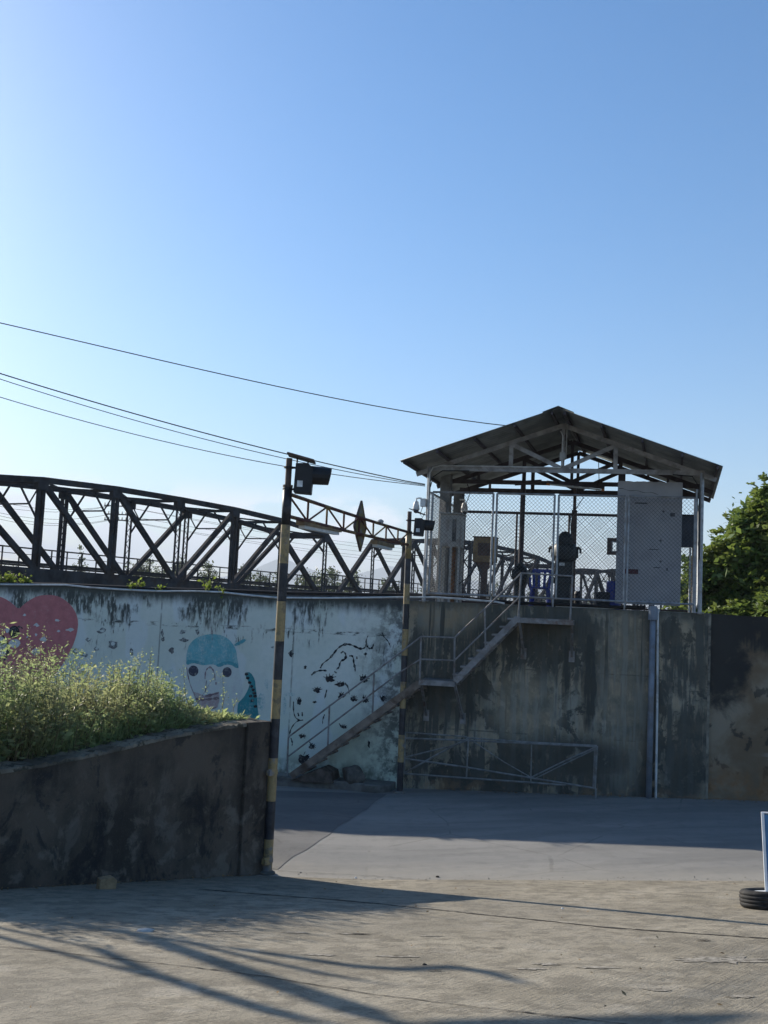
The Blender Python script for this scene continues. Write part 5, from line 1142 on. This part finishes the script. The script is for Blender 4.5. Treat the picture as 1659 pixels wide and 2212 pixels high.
m = MB(); m.bar(A, A+(B-A)*.62, .26, .018, PN); m.build('cells', m_solar, sp2); m = MB(); m.bar(A+(B-A)*.3-UP*.02, B-UP*.012, .03, .03, PN); m.build('arm', m_truss_dk, sp2)
a, z = os_(1084-1084+1001+0, 1098+4, 2.2); domecam(S(A0(1085-84+3, 1100, 2.2), 2.15, os_(1003, 1118-14, 2.2)[1]), .9, 'grey dome camera on the short column inside the shelter', WD*-.12)

# ------------------------------------------------------------------ pipes and plants along the wall top
m = MB(); pts = [(-60, 1262), (60, 1263), (142, 1263.6), (165, 1266), (198, 1269.5), (270, 1274), (337, 1277), (420, 1277), (476, 1279), (540, 1286), (595, 1291), (700, 1292), (790, 1291), (868, 1290), (940, 1290), (1000, 1294), (1070, 1300), (1090, 1304)]
m.tube([wp(x, y, -.03) for x, y in pts], .022, 8); tag(m.build('white_hose', m_pvc), 'long sagging white pipe lying along the top of the painted wall', 'pipe')
m = MB(); pts = [(-60, 1259), (150, 1263), (340, 1272), (480, 1275), (620, 1281), (800, 1284), (900, 1286), (1000, 1291), (1100, 1301), (1190, 1305), (1290, 1309), (1345, 1312), (1395, 1311)]
m.tube([wp(x, y, .06) for x, y in pts], .034, 8); tag(m.build('black_pipe', m_cable), 'thick black pipe lying along the wall top behind the white pipe', 'pipe')
m = MB(); m.tube([wp(x, y, .10) for x, y in [(1200, 1309), (1260, 1312), (1310, 1314), (1352, 1313)]], .02, 8); tag(m.build('short_pipe', m_pvc), 'short pale pipe lying on the wall top below the fence', 'pipe')
def sprig(x, y, h, wd2, n_, lab):
    P = wp(x, y, .1); ql = []; st2 = MB(); P[2] = ZT-.02
    for k in range(max(3, int(n_/22))):
        tip = P+np.array([RNG.normal(0, wd2*.5), RNG.normal(0, .12), h*RNG.uniform(.45, 1)]); base = P+np.array([RNG.normal(0, wd2*.35), RNG.normal(0, .05), 0]); st2.tube([base, (base+tip)/2+np.array([RNG.normal(0, .03), 0, .03]), tip], .005, 3, False)
        q = RNG.random(24); C = base+(tip-base)*q[:, None]+RNG.normal(0, .03, (24, 3)); D = unit(RNG.normal(0, 1, (24, 3))+np.array([0, 0, .2])); L = RNG.uniform(.05, .11, 24)
        ql.append(rot_quads(C, D, unit(RNG.normal(0, 1, (24, 3))+np.array([0, 0, .8])), L, L*.55))
    t = thing('wall_plant', lab, 'plant', P, 'small plants rooted on the wall top'); Q = np.concatenate(ql); mesh_np('foliage', Q.reshape(-1, 3), np.arange(len(Q)*4).reshape(-1, 4), m_small, t); st2.build('stem', m_weedstem, t)
sprig(12, 1262, .28, .42, 260, 'widest yellow green plant on the wall top at the left edge'); sprig(48, 1262, .22, .25, 120, 'plant just right of the widest one on the wall top')
sprig(290, 1274, .20, .38, 150, 'low straggly plant on the wall top above the helmet mural'); sprig(347, 1276, .13, .08, 40, 'tiny sprig on the wall top right of the straggly plant'); sprig(449, 1280, .34, .16, 130, 'upright yellow green plant on the wall top nearest the pole'); sprig(478, 1282, .12, .12, 50, 'tiny flat sprig on the wall top close to the nearer pole')

# loose litter on the ground and weeds along the foot of the wall
def scatter(n_, fx, size, name, mat, lab, cat):
    C = []; 
    while len(C) < n_:
        x, y = fx(); C.append((x, y, g(x, y)+.016))
    C = np.array(C); D = unit(np.stack([RNG.normal(0, 1, n_), RNG.normal(0, 1, n_), RNG.normal(0, .25, n_)], 1)); L = size*RNG.uniform(.5, 1.5, n_)
    Q = rot_quads(C, D, unit(np.stack([RNG.normal(0, .3, n_), RNG.normal(0, .3, n_), np.ones(n_)], 1)), L, L*.5)
    return tag(mesh_np(name, Q.reshape(-1, 3), np.arange(n_*4).reshape(-1, 4), mat), lab, cat, None, 'stuff')
m_dry = plain('dry_leaf', (.20, .13, .06, 1), .9, 0, .5, 30)
scatter(150, lambda: (RNG.uniform(-3.5, 6), RNG.uniform(6.5, 15.5)), .035, 'dry_leaves', m_dry, 'tiny dry leaves scattered over the concrete ramp', 'leaves')
def _foot():
    a = RNG.uniform(.6, 11); q = W(a, -abs(RNG.normal(0, .10))-.03, 0); return q[0], q[1]
scatter(420, _foot, .05, 'leaf_litter', m_dry, 'dry leaf litter gathered along the foot of the stained wall', 'leaves')
def _edge():
    s_ = -RNG.uniform(0, 5.5); q = LWp(s_, -abs(RNG.normal(0, .07))-.02, 0); return q[0], q[1]
scatter(260, _edge, .04, 'wall_litter', m_dry, 'dry leaf litter gathered along the foot of the retaining wall', 'leaves')
def _joint():
    x = RNG.uniform(-1, 6.5); return x, 15.9+RNG.normal(0, .12)
scatter(200, _joint, .03, 'joint_grit', plain('grit', (.16, .145, .12, 1), .95, 0, .5, 40), 'grit and small stones lying along the road edge joint', 'grit')

# ================================================================== SIGN IN A TYRE
tc_ = gnd(1664, 1962); TR, TWd = .32, .195
slope = np.array([0, 1, -.15]); slope /= np.linalg.norm(slope); sx_ = np.array([1, 0, .042]); sx_ /= np.linalg.norm(sx_); nz_ = np.cross(sx_, slope); nz_ /= np.linalg.norm(nz_)
ty = thing('tyre_base', 'old black car tyre lying flat and filled with white concrete', 'tyre', tc_)
prof_ = [(.20, .03), (.225, .012), (.27, .004), (.30, .012), (.317, .035), (.32, .055), (.312, .060), (.312, .068), (.321, .073), (.321, .095), (.313, .100), (.313, .106), (.321, .111), (.320, .135), (.312, .140), (.312, .147), (.318, .152), (.312, .172), (.295, .188), (.265, .195), (.23, .190), (.205, .175), (.20, .165)]
m = MB(); m.lathe(tc_, prof_, 48, nz_, sx_); m.f = m.f[:-2]; m.m = m.m[:-2]; m.build('tyre', m_rubber, ty, True)
m = MB(); m.lathe(tc_, [(.205, .02), (.203, .165), (.17, .172)], 28, nz_, sx_); m.build('concrete_fill', m_white, ty)
sgt = thing('sign_board', 'leaning blue sign board with white frame standing in the old tyre', 'sign', tc_+nz_*.17)
LB = hity(1653.5, 1938, tc_[1]); LT = hity(1644, 1754, tc_[1]+.05); dx_ = np.array([cos(.25), -sin(.25), .0]); ud = unit((LT-LB)[None])[0]; dx_ = dx_-ud*(dx_@ud); dx_ /= np.linalg.norm(dx_); dn = np.cross(dx_, ud); hh = np.linalg.norm(LT-LB)
LB = LB-ud*.02; hh += .02
m = MB(); m.obox(LB, dx_, dn, ud, .03, .60, -.012, .012, .03, hh-.03); m.build('panel', m_signblue, sgt)
for q in ((0, .03, 0, hh), (.60, .63, 0, hh), (.03, .60, hh-.012, hh), (.03, .60, 0, .03)): m = MB(); m.obox(LB, dx_, dn, ud, q[0], q[1], -.02, .02, q[2], q[3]); m.build('frame', m_signwhite, sgt)

# ================================================================== TREES
# slender bare tree on the bank, out of the frame to the left; its branches shade the ramp
bl = thing('bare_tree', 'slender tree whose long branch shadows fall across the ramp', 'tree', (-12.5, 18.3, 1.3))
sh_lines = [([(300, 2020), (420, 2062), (540, 2103), (650, 2143), (760, 2180), (900, 2228)], 12.5, .10, .15), ([(520, 2052), (640, 2070), (760, 2088), (880, 2096), (980, 2090), (1060, 2103), (1150, 2132)], 12.5, .065, .075), ([(215, 2052), (330, 2105), (450, 2145), (580, 2185), (700, 2222)], 12, .07, .09), ([(420, 2040), (560, 2075), (700, 2105), (850, 2130)], 13, .05, .045), ([(820, 2240), (1000, 2216), (1250, 2212), (1500, 2206), (1660, 2190)], 14, .10, .13)]
heads = []
for k, (P_, L_, r0, r1) in enumerate(sh_lines):
    q = [gnd(x, y)+SUNV*L_ for x, y in P_]; heads.append(q[0]); n_ = len(q)
    m = MB(); m.tube(q, [r0+(r1-r0)*i/(n_-1) for i in range(n_-1)]+[.006], 8); m.build('branch', m_bark, bl)
    C = np.concatenate([np.array(q[i])+(np.array(q[i+1])-q[i])*np.linspace(0, 1, 16)[:, None] for i in range(1, n_-1)]); C = C+RNG.normal(0, .05, C.shape); L2 = RNG.uniform(.05, .12, len(C))
    Q = rot_quads(C, unit(RNG.normal(0, 1, C.shape)), unit(RNG.normal(0, 1, C.shape)), L2, L2*.3); mesh_np('leaves', Q.reshape(-1, 3), np.arange(len(Q)*4).reshape(-1, 4), m_tree, bl)
m = MB(); m.tube([(-12.5, 18.3, 1.0), (-12.2, 18.3, 3.4), heads[0]], [.10, .08, .05], 8)
for h_ in heads[1:]: m.tube([(-12.2, 18.3, 3.4), (np.array([-12.2, 18.3, 3.9])+h_)/2, h_], [.06, .05, .03], 8)
m.build('trunk', m_bark, bl)
print('branch x', [[round(wproj(gnd(x, y)+SUNV*L_)[0]) for x, y in P_] for P_, L_, _, _ in sh_lines])
def crown(name, C, rad, nclump, nleaf, lsz, parent, mat, seed, droop=.0, cs=.5, frond=False, keep=None):
    r_ = np.random.default_rng(seed); u = unit(r_.normal(0, 1, (nclump, 3))); rr_ = r_.random(nclump)**.30
    P = u*rr_[:, None]*np.array(rad); bump_ = 1+.22*np.sin(u[:, 0]*5+seed)+.18*np.sin(u[:, 2]*7+u[:, 1]*4+seed*2); P = P*bump_[:, None]+np.array(C)
    if keep is not None: P = P[keep(P)]
    ql = []
    for p in P:
        n_ = int(nleaf*r_.uniform(.6, 1.3)); ax = unit(np.array([[r_.normal(), r_.normal(), r_.normal(.1, .5)-droop]]))[0]; L_ = cs*r_.uniform(.6, 1.4)
        if frond:       # feathery spray: leaflets along curved twigs
            nt_ = max(2, n_//14); Cq = []; Dq = []
            for k in range(nt_):
                d = unit((ax+r_.normal(0, .55, 3))[None])[0]; q = np.linspace(.1, 1, 14); tw = p+d*L_*q[:, None]-UP*(.28*L_*q**2)[:, None]; sd_ = np.cross(d, UP); sd_ /= np.linalg.norm(sd_)+1e-6
                Cq.append(tw); Dq.append(unit(d*.5+sd_*np.where(np.arange(14) % 2, 1, -1)[:, None]+r_.normal(0, .25, (14, 3))))
            Cq = np.concatenate(Cq); Dq = np.concatenate(Dq); n2 = len(Cq)
        else:
            n2 = n_; Cq = p+r_.normal(0, .38*L_, (n2, 3)); Dq = unit(r_.normal(0, 1, (n2, 3))+ax*.6)
        Ls = lsz*r_.uniform(.6, 1.35, n2); ql.append(rot_quads(Cq, Dq, unit(r_.normal(0, .7, (n2, 3))+np.array([-.2, .2, .8])), Ls, Ls*.52))
    Q = np.concatenate(ql); return mesh_np(name, Q.reshape(-1, 3), np.arange(len(Q)*4).reshape(-1, 4), mat, parent)
def limbs(name, base, top, r0, parent, seed, n_=6, spread=2.5):
    r_ = random.Random(seed); m = MB(); base = np.array(base, float); top = np.array(top, float); mid = (base+top)/2+np.array([r_.uniform(-.2, .2), 0, 0])
    m.tube([base, mid, top], [r0, r0*.75, r0*.45], 8)
    for k in range(n_):
        q = r_.uniform(.45, .95); p = base+(top-base)*q; t_ = 2*pi*k/n_+r_.random(); e_ = p+np.array([cos(t_)*spread, sin(t_)*spread, spread*r_.uniform(.3, .9)]); m.tube([p, (p+e_)/2+UP*.2, e_], [r0*.38, r0*.25, r0*.1], 6)
    return m.build(name, m_bark, parent)
tb = hity(1700, 1338, 35.); bt = thing('acacia_tree', 'big dense green feathery tree rising behind the blackened wall', 'tree', (15.3, 36, -.7))
limbs('trunk', (15.3, 36, -.7), (15.5, 36, 5.5), .3, bt, 5, 8, 3.2)
crown('crown', (17.6, 36, 4.2), (5.6, 4.4, 4.2), 3400, 84, .19, bt, m_tree, 12, .1, .5, True)
crown('crown', (12.7, 35.0, 2.9), (3.7, 2.8, 4.8), 6400, 84, .18, bt, m_tree, 14, .1, .42, True)
crown('crown', (12.9, 35.6, 2.8), (3.4, 2.4, 4.5), 1500, 34, .28, bt, m_tree, 15, .1, .5)
crown('crown', (17.4, 36.4, 4.0), (5.0, 3.6, 3.9), 1500, 34, .28, bt, m_tree, 16, .1, .6)
# trees across the river
FT = [(175, 1172, 1245, 235, 24, 'slender open tree rising highest between the left bridge verticals', .55), (20, 1226, 1250, 260, 50, 'low rounded tree at the far left behind the railing', 1.), (95, 1232, 1250, 270, 40, 'small bushy tree just right of the far left one', 1.), (310, 1205, 1262, 240, 44, 'broad bushy tree seen through the middle bridge panel', 1.), (345, 1222, 1264, 260, 40, 'small tree leaning against the broad bushy one', 1.), (388, 1204, 1268, 255, 20, 'narrow upright tree seen behind the laced vertical', .8), (455, 1218, 1272, 250, 50, 'wide loose tree between the bridge diagonals', .9), (530, 1222, 1274, 255, 26, 'small round tree left of the nearer striped pole', 1.), (575, 1236, 1280, 265, 40, 'low tree hidden partly behind the nearer striped pole', 1.), (668, 1233, 1290, 270, 50, 'low spreading tree right of the nearer striped pole', 1.), (705, 1226, 1292, 250, 60, 'dark bushy tree under the end post of the nearest span', 1.), (760, 1236, 1292, 280, 50, 'low wide tree in the gap between two bridge spans', 1.), (838, 1243, 1296, 290, 40, 'small tree just left of the farther striped pole', 1.), (935, 1250, 1300, 300, 60, 'distant low tree behind the control cabinet', 1.), (1085, 1262, 1305, 310, 60, 'distant low tree behind the tan box and gearbox', 1.), (1165, 1272, 1308, 320, 40, 'distant low tree seen past the blue chair', 1.), (1270, 1283, 1312, 320, 60, 'distant low tree under the farthest truss span', 1.)]
for i, (x, yt, yb, Y, wpx, lab, dens) in enumerate(FT):
    T = hity(x, yt, Y); ww = wpx/FOC*Y; hgt = T[2]+.7; zc = T[2]-hgt*.42; t = thing('far_tree', lab, 'tree', (T[0], Y, -.7), 'trees across the river')
    limbs('trunk', (T[0], Y, -.7), (T[0], Y, T[2]-hgt*.18), .2+.012*hgt, t, i, 5, ww*.28)
    crown('crown', (T[0], Y, zc+hgt*.04), (ww*.62, ww*.5, hgt*.36), int((90 if dens >= .8 else 34)*(1 if ww < 5 else 1.5)), 22, .62, t, m_far, 40+i, 0, 1.25 if dens >= .8 else .8)
FS = hity(400, 1258, 330)
r_ = np.random.default_rng(77); n_ = 9000; X = r_.uniform(-130, 130, n_); Z = -.7+(3.2+5.2*(.5+.5*np.sin(X*.11)*np.sin(X*.037+1)))*r_.random(n_)**.8; Yv = 335+r_.normal(0, 6, n_)
C = np.stack([X, Yv, Z], 1); L = r_.uniform(.9, 1.9, n_); Q = rot_quads(C, unit(r_.normal(0, 1, (n_, 3))), unit(r_.normal(0, 1, (n_, 3))), L, L*.6)
tag(mesh_np('far_woods', Q.reshape(-1, 3), np.arange(n_*4).reshape(-1, 4), m_far), 'low band of distant woods along the far river bank', 'woods', None, 'stuff')

haze_box(10000, -1.9, 500, 2.0e-4)
